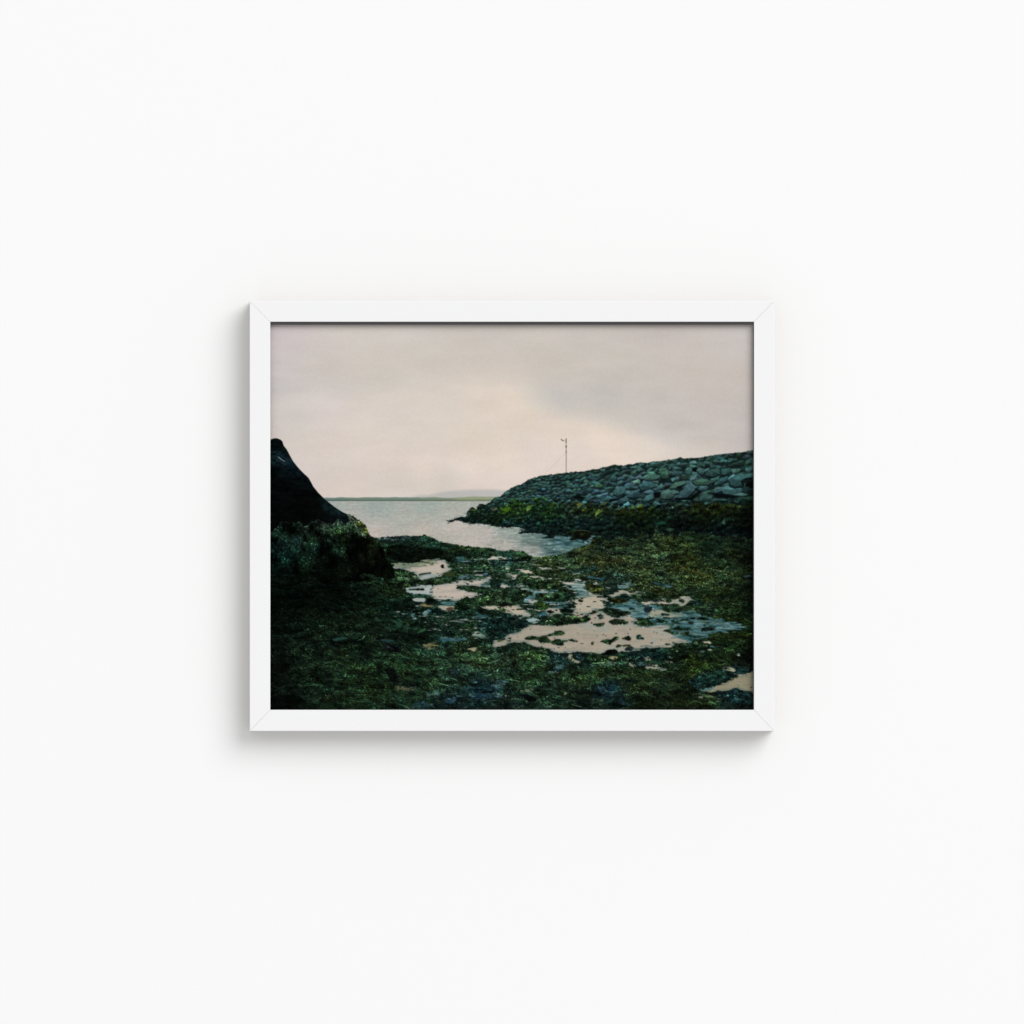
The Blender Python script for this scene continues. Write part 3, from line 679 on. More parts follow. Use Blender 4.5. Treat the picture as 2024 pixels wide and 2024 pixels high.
# ---- clumps of weed and dark stones lying on the pools
DK = (18, 32, 20); BR = (26, 30, 12); BK = (7, 12, 10); TL = (14, 34, 30)
clumps = [
 ('F', BK, [(1465,960),(1480,930),(1520,940),(1520,985),(1480,992)]), ('F', DK, [(1600,955),(1640,930),(1740,930),(1720,975),(1620,985)]),
 ('F', TL, [(1030,1125),(1100,1105),(1280,1083),(1290,1095),(1150,1120),(1050,1138)]), ('F', TL, [(840,1412),(980,1398),(1150,1402),(1150,1418),(900,1425)]),
 ('F', TL, [(890,1520),(1040,1505),(1210,1515),(1260,1540),(1100,1555),(930,1550)]), ('F', BK, [(1160,1650),(1200,1590),(1290,1560),(1390,1630),(1380,1680),(1200,1680)]),
 ('F', DK, [(1090,1265),(1180,1220),(1330,1180),(1480,1185),(1680,1195),(1690,1225),(1560,1285),(1380,1322),(1200,1315),(1090,1310)]),
 ('F', DK, [(600,1010),(800,1055),(960,1110),(1000,1160),(1060,1260),(980,1320),(860,1350),(700,1390),(620,1300)]),
 ('F', (8,18,10), [(1735,1800),(1750,1690),(1830,1610),(1960,1550),(2060,1610),(2060,1740),(1980,1800),(1850,1810)]),
 ('F', DK, [(1740,1375),(1850,1345),(2000,1340),(2160,1355),(2400,1380),(2400,1470),(2200,1460),(1990,1425),(1860,1400)]),
 ('F', (60,74,40), [(1505,1090),(1640,1060),(1750,1080),(1720,1140),(1600,1160),(1520,1140)]), ('F', TL, [(1560,1170),(1650,1160),(1640,1185),(1570,1190)]),
 ('F', (96,80,60), [(1560,1780),(1640,1740),(1720,1760),(1680,1800),(1600,1800)]), ('F', BK, [(1570,830),(1640,820),(1740,860),(1720,895),(1620,880)]),
 ('G', (10,24,24), [(570,1270),(700,1225),(770,1250),(780,1300),(600,1310)]), ('G', (8,20,20), [(580,1330),(640,1310),(770,1310),(765,1400),(600,1385)]),
 ('G', (9,22,18), [(930,1310),(1080,1280),(1075,1340),(960,1345)]), ('G', BK, [(335,1830),(400,1760),(480,1780),(515,1830),(420,1890)]),
 ('G', DK, [(1060,1210),(1110,1160),(1200,1160),(1400,1200),(1560,1230),(1740,1250),(1932,1290),(1932,1370),(1700,1400),(1500,1400),(1250,1370),(1330,1320),(1200,1290)]),
 ('G', DK, [(560,1190),(700,1150),(930,1155),(940,1175),(820,1200),(620,1195)]), ('G', TL, [(820,1270),(1000,1235),(1060,1250),(950,1300),(830,1300)]),
 ('G', BK, [(740,860),(760,825),(800,835),(1080,825),(1180,800),(1300,770),(1365,800),(1360,850),(1100,860),(900,870)]),
 ('G', (30,48,22), [(740,1790),(820,1765),(880,1795),(850,1820),(760,1815)]), ('G', (54,60,44), [(890,1810),(990,1815),(960,1830),(900,1830)]),
 ('G', DK, [(1060,1780),(1130,1770),(1120,1800),(1070,1800)]), ('G', BK, [(1240,1790),(1280,1770),(1300,1800),(1260,1810)]),
 ('G', (22,36,16), [(1420,1660),(1560,1640),(1700,1680),(1690,1760),(1620,1800),(1480,1770),(1400,1710)]),
 ('G', DK, [(1420,1500),(1640,1490),(1932,1500),(1970,1560),(1932,1640),(1640,1630),(1480,1570)]),
 ('G', DK, [(580,1470),(780,1400),(960,1380),(1100,1350),(1160,1420),(1380,1450),(1400,1490),(1280,1540),(1200,1620),(1180,1680),(800,1720),(520,1700),(200,1740),(120,1700),(200,1580),(420,1530)]),
 ('L', TL, [(800,150),(860,80),(960,130),(940,165)]), ('L', BK, [(975,145),(1040,118),(1110,150),(1100,190),(1010,180)]), ('L', BK, [(1110,130),(1180,120),(1200,150),(1130,158)]),
 ('L', BK, [(1650,40),(1740,30),(1800,75),(1720,85)]), ('L', BK, [(1815,25),(1840,12),(1855,35)]),
 ('L', (12,28,26), [(560,180),(700,190),(900,160),(1100,190),(1220,230),(1340,290),(1260,320),(1180,380),(1090,440),(940,450),(870,480),(840,560),(700,590),(640,600),(520,560),(480,440),(520,330),(600,260)]),
 ('L', DK, [(1210,580),(1300,540),(1400,530),(1500,550),(1620,530),(1700,590),(1725,640),(1540,655),(1500,600),(1400,580),(1260,590)]),
 ('L', DK, [(1720,660),(1800,590),(1960,590),(1960,690),(1800,695)]), ('L', DK, [(1500,545),(1680,505),(1800,460),(1880,428),(1950,430),(1950,500),(1820,495),(1660,530)]),
 ('L', (76,82,26), [(690,620),(760,595),(840,612),(720,638)]), ('L', TL, [(860,575),(960,568),(1040,580),(940,585)]), ('L', BK, [(1780,755),(1800,748),(1815,765),(1795,775)]),
 ('L', DK, [(1500,240),(1620,200),(1760,170),(1850,120),(1990,110),(1990,320),(1740,310),(1640,270)]),
 ('L', (12,24,18), [(680,760),(860,710),(930,665),(1040,640),(1150,700),(1160,660),(1220,640),(1330,700),(1460,740),(1560,735),(1660,790),(1400,800),(1000,800),(700,850)]),
 ('H', (30,38,16), [(560,1300),(700,1320),(820,1340),(900,1380),(880,1470),(700,1490),(640,1430),(590,1380)]), ('H', (24,26,10), [(990,1610),(1070,1590),(1150,1560),(1300,1570),(1400,1610),(1250,1670),(1100,1665)]),
 ('H', TL, [(1150,1560),(1210,1530),(1330,1490),(1380,1520),(1360,1570),(1400,1610),(1250,1580)]),
 ('H', BK, [(890,1535),(930,1470),(950,1520),(1010,1550),(910,1562)]), ('H', TL, [(900,1480),(1060,1475),(1000,1500)]), ('H', (30,48,58), [(1670,1800),(1700,1740),(1820,1735),(1842,1800),(1790,1840),(1690,1840)]),
 ('H', BK, [(410,1625),(450,1600),(520,1640),(440,1640)]), ('H', BK, [(240,1730),(330,1690),(372,1750),(260,1762)]), ('H', BK, [(55,1790),(200,1770),(335,1825),(200,1830),(120,1825)]),
 ('H', TL, [(860,1650),(1000,1640),(1050,1680),(990,1712),(960,1690)]), ('H', BK, [(890,1810),(980,1750),(1110,1810),(1180,1860),(1000,1845)]), ('H', BR, [(1540,1630),(1590,1630),(1630,1650),(1580,1655)]),
 ('H', TL, [(1500,1685),(1640,1675),(1600,1695)]), ('H', DK, [(1420,1530),(1600,1480),(1760,1480),(1932,1520),(1990,1600),(1700,1610),(1560,1600),(1480,1560)]),
 ('H', (14,30,22), [(60,1450),(130,1400),(200,1440),(380,1510),(300,1590),(100,1630),(-40,1630),(-40,1480)]), ('H', BK, [(100,1440),(150,1390),(210,1440),(180,1470)]),
 ('H', (22,34,20), [(-30,1260),(60,1290),(160,1320),(90,1345),(-30,1350)]), ('H', TL, [(230,1340),(270,1325),(300,1370),(260,1385)]),
 ('I', DK, [(190,1800),(300,1730),(400,1690),(560,1740),(640,1800),(500,1845),(300,1835)]), ('I', DK, [(250,1600),(300,1550),(330,1600),(380,1610),(340,1650),(270,1640)]), ('I', TL, [(510,1620),(560,1595),(610,1620),(570,1670)]),
 ('I', TL, [(620,1690),(780,1650),(900,1600),(950,1650),(900,1720),(780,1720)]),
 ('I', DK, [(820,1720),(1000,1700),(1200,1760),(1300,1840),(1100,1900),(960,1900),(900,1850),(780,1760)]),
 ('M', DK, [(-30,120),(100,108),(140,165),(340,135),(480,180),(600,125),(655,200),(600,262),(450,258),(300,270),(150,300),(-30,312)]),
 ('M', BK, [(60,55),(200,0),(332,42),(300,62),(180,62)]), ('M', BK, [(140,110),(250,90),(362,110),(260,132)]), ('M', BR, [(635,112),(720,40),(772,60),(730,92)]),
 ('M', TL, [(775,122),(860,102),(912,140),(800,158)]), ('M', (12,20,14), [(885,35),(1000,-10),(1100,5),(1250,50),(1402,60),(1392,92),(1322,110),(1222,150),(1180,172),(1000,132),(940,82)]),
 ('M', (14,20,14), [(955,262),(1130,198),(1270,208),(1330,250),(1422,262),(1260,302),(1060,292)]), ('M', DK, [(1480,277),(1560,250),(1680,188),(1740,240),(1932,280),(1800,312),(1640,328)]),
 ('M', DK, [(700,285),(760,275),(915,272),(902,310),(820,337)]), ('M', DK, [(835,622),(950,590),(1060,575),(1130,530),(1215,540),(1150,592),(1060,642),(1045,685),(940,655)]),
 ('M', BK, [(1255,578),(1370,518),(1442,572),(1380,598)]), ('M', TL, [(1515,550),(1600,488),(1672,572),(1560,574)]), ('M', DK, [(-20,428),(80,430),(172,462),(80,492),(-20,502)]),
 ('M', DK, [(-20,590),(120,600),(240,600),(310,572),(412,622),(400,642),(300,602),(120,632),(60,664),(-20,662)]), ('M', (6,6,6), [(855,875),(950,820),(1060,778),(1140,783),(1192,852),(1040,884),(900,890)]),
 ('M', DK, [(1140,722),(1180,680),(1242,712),(1160,748)]), ('M', BR, [(1230,708),(1400,684),(1432,715),(1290,716)]), ('M', (30,40,44), [(1300,770),(1400,725),(1480,740),(1440,790),(1330,800)]),
 ('M', (60,66,50), [(668,650),(700,630),(712,690),(680,690)]), ('M', BK, [(375,660),(395,655),(392,672)]), ('M', BK, [(450,658),(478,652),(474,672)]), ('M', BK, [(1795,655),(1820,645),(1832,662)]),
 ('M', BK, [(220,465),(245,460),(242,474)]), ('M', TL, [(1110,472),(1170,464),(1150,480)]), ('M', TL, [(1280,472),(1340,474),(1310,482)]), ('M', TL, [(925,380),(990,375),(950,388)]),
 ('M', DK, [(570,930),(700,900),(820,900),(840,960),(800,1030),(700,1010),(600,960)]), ('M', DK, [(700,870),(760,855),(790,890),(720,890)]),
 ('N', DK, [(680,272),(730,240),(795,272),(740,298)]), ('N', BK, [(850,205),(920,150),(1045,180),(1045,212)]), ('N', (20,34,34), [(940,375),(1130,328),(1210,405),(950,425)]),
 ('N', DK, [(205,422),(320,398),(345,440),(505,450),(480,485),(300,455)]), ('N', (34,42,22), [(520,472),(690,450),(700,490),(620,502)]), ('N', TL, [(75,190),(150,210),(320,245),(230,275),(120,240)]),
 ('N', TL, [(420,245),(500,240),(520,262),(440,268)]), ('N', TL, [(350,380),(500,345),(700,370),(820,400),(600,410),(420,400)]), ('N', TL, [(650,500),(800,520),(1000,530),(780,560)]),
 ('N', BK, [(700,180),(820,175),(810,195),(720,198)]), ('N', TL, [(150,95),(330,100),(320,130),(180,128)]),
 ('N', BK, [(150,590),(190,588),(188,602)]), ('N', BK, [(300,598),(330,592),(335,606)]), ('N', TL, [(235,690),(290,670),(350,672),(340,695)]), ('N', BK, [(380,640),(410,632),(415,655)]),
 ('N', BK, [(645,615),(672,608),(675,625)]), ('N', DK, [(780,590),(940,590),(1000,690),(1080,740),(800,740),(640,700),(560,700),(480,760),(500,830),(380,820),(340,760),(480,700),(600,670),(780,650)]),
 ('N', (16,12,10), [(1180,1640),(1300,1610),(1500,1660),(1480,1710),(1350,1680)]), ('N', (10,26,30), [(1140,1590),(1400,1580),(1520,1600),(1560,1530),(1640,1530),(1700,1580),(1932,1620),(1932,1800),(1600,1760),(1500,1700),(1250,1640)]),
 ('N', BK, [(1870,1500),(1900,1492),(1896,1515)]),
 ('K', (42,70,52), [(190,170),(250,150),(300,200),(330,230),(270,240),(210,220)]), ('K', (40,84,64), [(600,270),(670,235),(740,290),(720,340),(640,345)]), ('K', (58,78,48), [(805,280),(840,262),(868,285),(845,305)]),
 ('K', (58,106,68), [(1000,462),(1080,400),(1170,368),(1182,410),(1060,465)]), ('K', (6,12,8), [(1010,480),(1180,440),(1230,540),(1200,650),(1060,680),(1040,560)]),
 ('K', (5,7,8), [(400,1150),(500,1120),(600,1180),(640,1390),(560,1400),(440,1260)]), ('K', (7,9,9), [(640,1400),(760,1440),(900,1430),(1000,1450),(960,1490),(800,1480),(680,1450)]),
 ('K', (8,10,12), [(400,640),(560,700),(700,760),(700,830),(480,820),(380,720)]), ('K', (44,66,40), [(760,1300),(900,1310),(1000,1380),(880,1380),(780,1340)]),
 ('J', (44,84,72), [(1220,590),(1290,560),(1430,540),(1550,545),(1520,570),(1400,590),(1280,618)]), ('J', (40,66,52), [(1620,560),(1700,545),(1750,550),(1680,575)]), ('J', (34,58,46), [(560,690),(680,655),(740,620),(720,670),(640,695)]),
 ('J', (30,48,36), [(1240,370),(1330,345),(1360,360),(1300,378)]), ('J', (40,58,46), [(1740,290),(1830,265),(1820,300)]),
 ('L', (8,12,14), [(1120,1640),(1300,1640),(1450,1700),(1440,1800),(1300,1760),(1200,1690)]), ('L', (12,24,28), [(420,1560),(560,1530),(620,1600),(500,1600)]),
 ('E', (36,64,50), [(1310,60),(1350,50),(1440,200),(1400,240),(1330,160)]), ('F', (46,90,76), [(375,900),(400,840),(450,900),(490,1000),(450,990),(390,920)]), ('F', (18,42,36), [(330,1180),(400,1190),(390,1280),(330,1260)]),
]
for i, (t, c, pts) in enumerate(clumps):
    m = polymask(PT(t, pts), WPx * 0.5, WPy * 0.45)
    if m is None or m[4].sum() == 0: continue
    r0, r1, c0, c1, mm = m
    rad = int(np.clip(math.sqrt(mm.sum()) / 14, 1, 5))
    sf = blur(mm.astype(np.float32), rad)
    mm = (sf + fr[r0:r1, c0:c1] * .26 * np.clip(1 - np.abs(2 * sf - 1), 0, 1)) > .47
    # the wet margin round a clump is darker and bluer
    al = (blur(mm.astype(np.float32), 4) * .5)[..., None]
    if sum(c) < 130: img[r0:r1, c0:c1] = img[r0:r1, c0:c1] * (1 - al) + np.array([26, 58, 60], np.float32) * al
    full_m = (r0, c0, mm)
    ar = mm.sum()
    if ar == 0: continue
    cf = np.array(c, np.float32)
    soft = blur(mm.astype(np.float32), 1)[..., None]
    img[r0:r1, c0:c1] = img[r0:r1, c0:c1] * (1 - soft) + (cf * 0.75 + GRAIN[r0:r1, c0:c1] * 2) * soft
    smooth = c[0] + c[1] + c[2] > 130 or (c == (30, 48, 58))
    if not smooth:
        ctop = cf
        n = int(ar / 9)
        strokes(full_m, ctop * 1.15 + np.array([2, 4, 1], np.float32), n, 2.5, 6, 500 + i * 3, 0, 1.2, .55, width=2)
        strokes(full_m, ctop * 1.7 + np.array([5, 8, 2], np.float32), n // 8, 2, 5, 501 + i * 3, 0, 1.2, .5, width=1)
        if ar > 1500: mounds(full_m, ctop * 1.15, 800 + i, 1.2)

# weed spilling over the edges of the pools
edgem = (blur(pool_all.astype(np.float32), 3) > 0.12) & (blur(pool_all.astype(np.float32), 3) < 0.45) & m_ground
strokes(edgem, np.maximum(G0, 6) * 0.9, int(edgem.sum() / 60), 3, 7, 900, 0, 1.0, .5, width=2)

# ---- the cliff at the left
cl = field([(545, 875, 8, 16, 22), (548, 900, 16, 36, 50), (560, 912, 12, 26, 38), (540, 905, 22, 48, 62), (575, 930, 8, 20, 30), (600, 945, 6, 14, 20),
    (560, 885, 6, 14, 16), (540, 930, 3, 7, 9), (560, 960, 2, 4, 4), (600, 980, 3, 4, 4), (620, 1000, 4, 5, 4), (560, 1010, 3, 5, 5), (600, 1020, 2, 4, 3),
    (620, 968, 4, 10, 12), (650, 1000, 12, 28, 36), (670, 1012, 12, 28, 36), (660, 1025, 5, 10, 14), (685, 1022, 8, 18, 24), (640, 1020, 4, 6, 6), (590, 925, 6, 16, 24)])
tex_line = np.interp(PX[0], [520, 545, 556, 570, 595, 605, 615, 628, 640, 648, 662, 668, 676, 690, 694, 700], [1064, 1048, 1036, 1032, 1034, 1042, 1034, 1027, 1036, 1038, 1036, 1026, 1036, 1034, 1024, 1012])
up = m_cliff & (PY < tex_line[None, :] + vnoise(CW, CH, 10, 30, 61, 3) * 6)
ua = blur(up.astype(np.float32), 1)[..., None] * m_cliff[..., None]
img = img * (1 - ua) + (cl * np.array([.95, .85, .72], np.float32) * (1.0 + .35 * unit(vnoise(CW, CH, 26, 9, 62, 4) + .6 * vnoise(CW, CH, 7, 4, 67, 2))[..., None]) + np.clip(unit(vnoise(CW, CH, 5, 4, 68, 2)) - 1.2, 0, 2)[..., None] * 3 + np.abs(GRAIN) * 1.5 + GRAINC * .8) * ua
cf = field([(560, 1060, 18, 36, 28), (545, 1080, 14, 30, 30), (585, 1045, 18, 38, 24), (590, 1065, 18, 34, 34), (570, 1100, 16, 44, 38), (545, 1105, 12, 34, 30), (605, 1060, 14, 28, 20),
    (612, 1050, 34, 46, 38), (622, 1045, 36, 58, 46), (618, 1065, 26, 48, 30), (630, 1085, 14, 34, 32), (632, 1060, 14, 18, 12), (640, 1095, 4, 5, 4), (650, 1085, 8, 10, 8),
    (645, 1120, 3, 4, 3), (660, 1110, 4, 6, 4), (655, 1070, 30, 60, 48), (665, 1085, 28, 60, 44), (640, 1040, 26, 34, 28), (670, 1050, 28, 48, 20), (668, 1040, 44, 66, 56), (685, 1050, 36, 56, 34),
    (700, 1045, 40, 62, 44), (690, 1055, 22, 30, 28), (705, 1060, 36, 48, 30), (715, 1050, 42, 66, 50), (680, 1070, 24, 40, 16), (712, 1075, 24, 30, 12), (730, 1090, 12, 16, 8), (700, 1090, 8, 14, 8),
    (735, 1075, 24, 36, 16), (750, 1100, 9, 14, 7), (770, 1130, 10, 16, 8), (720, 1120, 6, 9, 5), (690, 1120, 8, 14, 8), (590, 1115, 12, 30, 22), (625, 1110, 14, 26, 20), (605, 1120, 10, 20, 12),
    (560, 1130, 4, 8, 6), (600, 1140, 6, 10, 5), (640, 1150, 3, 5, 3), (700, 1150, 4, 7, 4), (560, 1170, 3, 6, 4), (600, 1200, 5, 9, 6), (680, 1190, 8, 14, 8), (740, 1160, 12, 20, 11), (760, 1190, 16, 26, 15),
    (545, 1200, 6, 11, 7), (775, 1165, 16, 26, 14), (735, 1140, 8, 14, 8)])
low = m_cliff & ~up & (PY < 1150 + unit(vnoise(CW, CH, 40, 20, 66, 3)) * 14)
colw = cf * np.clip(1 + .5 * unit(vnoise(CW, CH, 38, 40, 63, 3)) + .25 * unit(vnoise(CW, CH, 9, 9, 64, 2)), .15, 2.4)[..., None]
img[low] = (colw * .5)[low]
for q, (ln, cc) in enumerate([(4, .75), (3.2, 1.0), (2.4, 1.25)]):
    strokes(low, colw * cc + 1, int(low.sum() / 18), 1.2, ln, 650 + q, 1.2, .8, .6, persp=False, flat=1.0, width=2)
match_mean(low, colw * .66)
sf_ = blur(img, 1)
img[low] = (img * .45 + sf_ * .55)[low]
strokes(low, colw * 1.8 + 4, int(low.sum() / 260), 1, 2.4, 660, 1.2, .8, .4, persp=False, flat=1.0, width=1, sat=1.2)
# yellow-green lichen on the cliff's shoulder, pale streaks
def lines(pts_list, col, width, alpha=1.0, soft=0):
    for pts in pts_list:
        p = np.array(pts, float)
        x0 = int((p[:, 0].min() - X0 - 4) * K2); x1 = int((p[:, 0].max() - X0 + 4) * K2); y0 = int((p[:, 1].min() - Y0 - 4) * K2); y1 = int((p[:, 1].max() - Y0 + 4) * K2)
        qx = PX[y0:y1, x0:x1]; qy = PY[y0:y1, x0:x1]
        d = np.full(qx.shape, 1e9, np.float32)
        for (ax, ay), (bx_, by_) in zip(p[:-1], p[1:]):
            vx, vy = bx_ - ax, by_ - ay
            t = np.clip(((qx - ax) * vx + (qy - ay) * vy) / (vx * vx + vy * vy + 1e-9), 0, 1)
            d = np.minimum(d, np.hypot(qx - ax - t * vx, qy - ay - t * vy))
        al = (np.clip(width / 2 + .5 - d, 0, 1) * alpha)[..., None]
        img[y0:y1, x0:x1] = img[y0:y1, x0:x1] * (1 - al) + np.array(col, np.float32) * al
m = full(polymask(PT('A', [(1400,1520),(1460,1520),(1540,1600),(1590,1680),(1600,1760),(1560,1740),(1500,1660),(1430,1600)]), W2x * .5, W2y * .5))
strokes(m, np.array([50, 58, 20], np.float32), int(m.sum() / 7), 1.5, 4, 670, 1, .8, .5, persp=False, flat=1, width=2)
m = full(polymask(PT('A', [(1270,1430),(1360,1460),(1430,1520),(1400,1560),(1480,1640),(1560,1740),(1540,1800),(1450,1700),(1380,1600),(1320,1530)]), W2x * .5, W2y * .5))
strokes(m, np.array([48, 62, 46], np.float32), int(m.sum() / 6), 2, 6, 671, .9, .35, .5, persp=False, flat=1, width=2)
lines([PT('A', [(1280,1480),(1340,1550)]), PT('A', [(1290,1450),(1370,1510)]), PT('A', [(1330,1470),(1380,1540)])], (120, 136, 124), .8, .8)
lines([PT('A', [(1230,1640),(1270,1560),(1330,1535)]), PT('A', [(1110,1500),(1120,1560),(1180,1640)])], (96, 118, 104), 1.0, .8)
lines([PT('A', [(165,510),(210,552),(262,582)])], (128, 142, 146), 1.5, .95)
lines([PT('A', [(200,590),(280,640)])], (60, 78, 86), 1.4, .5)

# ---- the rock embankment at the right
zone = np.interp(PX[0], [870, 950, 985, 1010, 1060, 1130, 1190, 1250, 1330, 1400, 1500], [980, 984, 1002, 992, 990, 995, 1001, 1000, 1000, 996, 998])[None, :] + vnoise(CW, CH, 40, 30, 71, 3) * 5
ZL = zone[0] if zone.shape[0] == 1 else zone.mean(0)
rocks_m = m_bank & (PY < zone + 14)
green_m = m_bank & ~(PY < zone)
gcol = field([(890, 1018, 22, 36, 24), (905, 1010, 30, 40, 16), (935, 1015, 34, 48, 26), (950, 1005, 26, 38, 24), (975, 1000, 40, 58, 40), (1000, 1010, 40, 62, 18), (960, 1020, 20, 34, 20), (930, 1028, 12, 22, 16), (980, 1030, 16, 26, 10),
    (1000, 1035, 26, 44, 34), (1035, 1005, 40, 60, 22), (1060, 1015, 26, 44, 24), (1050, 1035, 18, 34, 26), (1085, 1015, 32, 58, 18), (1110, 1010, 30, 46, 26), (1100, 1035, 18, 36, 26),
    (1130, 1000, 40, 50, 30), (1150, 1005, 42, 46, 18), (1150, 1035, 22, 38, 32), (1180, 1010, 28, 40, 16), (1200, 1000, 34, 44, 24), (1200, 1030, 20, 34, 24), (1230, 1000, 46, 50, 16), (1240, 1030, 18, 28, 12),
    (1220, 1050, 14, 24, 16), (1265, 1003, 36, 42, 12), (1290, 1020, 20, 32, 12), (1310, 1035, 18, 36, 22), (1270, 1040, 12, 20, 10), (1340, 1010, 26, 34, 22), (1350, 1030, 12, 18, 10), (1370, 1000, 38, 44, 16),
    (1400, 1002, 34, 36, 10), (1390, 1020, 16, 24, 10), (1440, 1000, 34, 40, 14), (1430, 1015, 22, 26, 8), (1430, 1030, 16, 30, 20), (1470, 1020, 10, 14, 7), (1470, 1050, 5, 9, 7), (1420, 1050, 8, 14, 12),
    (1370, 1050, 8, 14, 10), (1320, 1050, 14, 22, 14), (1340, 1045, 7, 10, 8), (1180, 1050, 16, 28, 18), (1130, 1050, 24, 38, 22), (1060, 1050, 22, 36, 26), (1100, 1045, 14, 22, 16)])
def scatter(x0, y0, x1, y1, spacing_fn, seed, flat=1.5, tries=30000):
    r = np.random.default_rng(seed); S_ = np.zeros((5000, 3)); n = 0
    for _ in range(tries):
        x = r.uniform(x0, x1); y = r.uniform(y0, y1); d = spacing_fn(x, y)
        if n:
            q = S_[:n]
            if (np.hypot(q[:, 0] - x, (q[:, 1] - y) * flat) < np.minimum(d, q[:, 2])).any(): continue
        S_[n] = (x, y, d); n += 1
        if n >= 5000: break
    q = S_[:n]
    return q[np.argsort(q[:, 1])]

TXN = vnoise(CW, CH, 9, 5, 201, 3); TXM = vnoise(CW, CH, 5, 3, 202, 2)
def stone(cx, cy, w, h, tilt, col, r, clipm, lit=.46, rough=.22, pts=None, shadow=.6):
    """one boulder: a shadow below it, then facets that turn away from the sky by different amounts"""
    k = int(r.integers(4, 7))
    th = np.linspace(0, 2 * np.pi, k, endpoint=False) + r.uniform(-.38, .38, k) + r.uniform(0, 1)
    rad = r.uniform(.78, 1.18, k)
    px_ = np.cos(th) * w * rad * 1.08; py_ = np.sin(th) * h * rad * 1.12
    ca, sa_ = math.cos(tilt), math.sin(tilt)
    P = list(zip(cx + px_ * ca - py_ * sa_, cy + px_ * sa_ + py_ * ca))
    if pts is not None: P = pts
    sh = polymask([(cx + (x - cx) * 1.03 - .2, cy + (y - cy) + h * .24 + .5) for x, y in P], bx * .2, bx * .15)
    if sh is None: return
    r0, r1, c0, c1, mm = sh
    a = (blur((mm & clipm[r0:r1, c0:c1]).astype(np.float32), 1) * shadow)[..., None]
    img[r0:r1, c0:c1] = img[r0:r1, c0:c1] * (1 - a) + np.array([9, 18, 20], np.float32) * a
    r0, r1, c0, c1, mm = polymask(P, bx * .2, bx * .15)
    mm = mm & clipm[r0:r1, c0:c1]
    qx = PX[r0:r1, c0:c1] - cx; qy = PY[r0:r1, c0:c1] - cy
    u = (qx * ca + qy * sa_) / w; v = (-qx * sa_ + qy * ca) / h
    nf = int(r.integers(3, 5)); best = np.full(u.shape, -9., np.float32); br = np.zeros(u.shape, np.float32)
    a0 = r.uniform(0, 2 * np.pi)
    for q in range(nf):
        an = a0 + 2 * np.pi * q / nf + r.uniform(-.5, .5); o = r.uniform(-.15, .35)
        sc = math.cos(an) * u + math.sin(an) * v - o
        b_ = 1 + lit * (-math.sin(an + tilt)) + lit * .25 * (-math.cos(an)) + r.normal(0, .05)
        br = np.where(sc > best, b_, br); best = np.maximum(best, sc)
    br = br * (1 - .16 * np.clip(v, -1, 1)) * (1 + TXN[r0:r1, c0:c1] * rough + TXM[r0:r1, c0:c1] * rough * .6)
    e = blur(mm.astype(np.float32), 1)
    br = br * (.9 + .1 * np.clip(blur(mm.astype(np.float32), 2) * 1.6 - .6, 0, 1))
    cc = col * br[..., None] + GRAIN[r0:r1, c0:c1] * 1.5 + GRAINC[r0:r1, c0:c1] * 1.2
    img[r0:r1, c0:c1] = img[r0:r1, c0:c1] * (1 - e[..., None]) + cc * e[..., None]

def colat(F_, x, y):
    return F_[int(np.clip((y - Y0) * K2, 0, CH - 1)), int(np.clip((x - X0) * K2, 0, CW - 1))]

rcol = field([(960, 995, 28, 50, 44), (1000, 980, 34, 58, 54), (1030, 965, 34, 60, 56), (1070, 955, 34, 58, 54), (1100, 945, 34, 60, 56), (1080, 975, 38, 64, 66), (1130, 960, 36, 64, 62), (1130, 985, 34, 58, 58),
    (1180, 945, 34, 60, 56), (1180, 970, 40, 68, 72), (1200, 930, 30, 52, 48), (1250, 925, 36, 62, 60), (1250, 960, 46, 74, 78), (1300, 920, 38, 64, 58), (1290, 950, 46, 76, 74), (1300, 985, 34, 58, 58),
    (1350, 920, 38, 64, 60), (1350, 960, 50, 80, 84), (1400, 910, 36, 60, 56), (1400, 940, 46, 74, 72), (1400, 985, 34, 58, 52), (1450, 905, 30, 50, 46), (1440, 960, 46, 78, 80), (1470, 930, 38, 66, 62), (1480, 980, 16, 32, 26), (1485, 960, 14, 24, 22)])
img[m_bank] = np.array([20, 33, 34], np.float32)
rs = np.random.default_rng(81)
def rsp(x, y):
    return 6.2 + 9.5 * min(1, max(0, (x - 1050) / 420)) * min(1, max(0, (y - 902 + (x - 1200) * .08) / 75)) + 2.8 * min(1, max(0, (x - 950) / 400))
for (x, y, d) in scatter(880, 882, 1500, 1012, rsp, 81):
    hj = np.array([1.04, .97, .96]) + rs.normal(0, 1, 3) * np.array([.06, .025, .06])
    stone(x, y, d * rs.uniform(.66, 1.1), d * rs.uniform(.36, .58), rs.normal(-.18, .32), colat(rcol, x, y) * math.exp(rs.normal(0, .15)) * hj * 1.0, rs, rocks_m, shadow=.30 + .25 * min(1, max(0, (d - 6) / 6)))

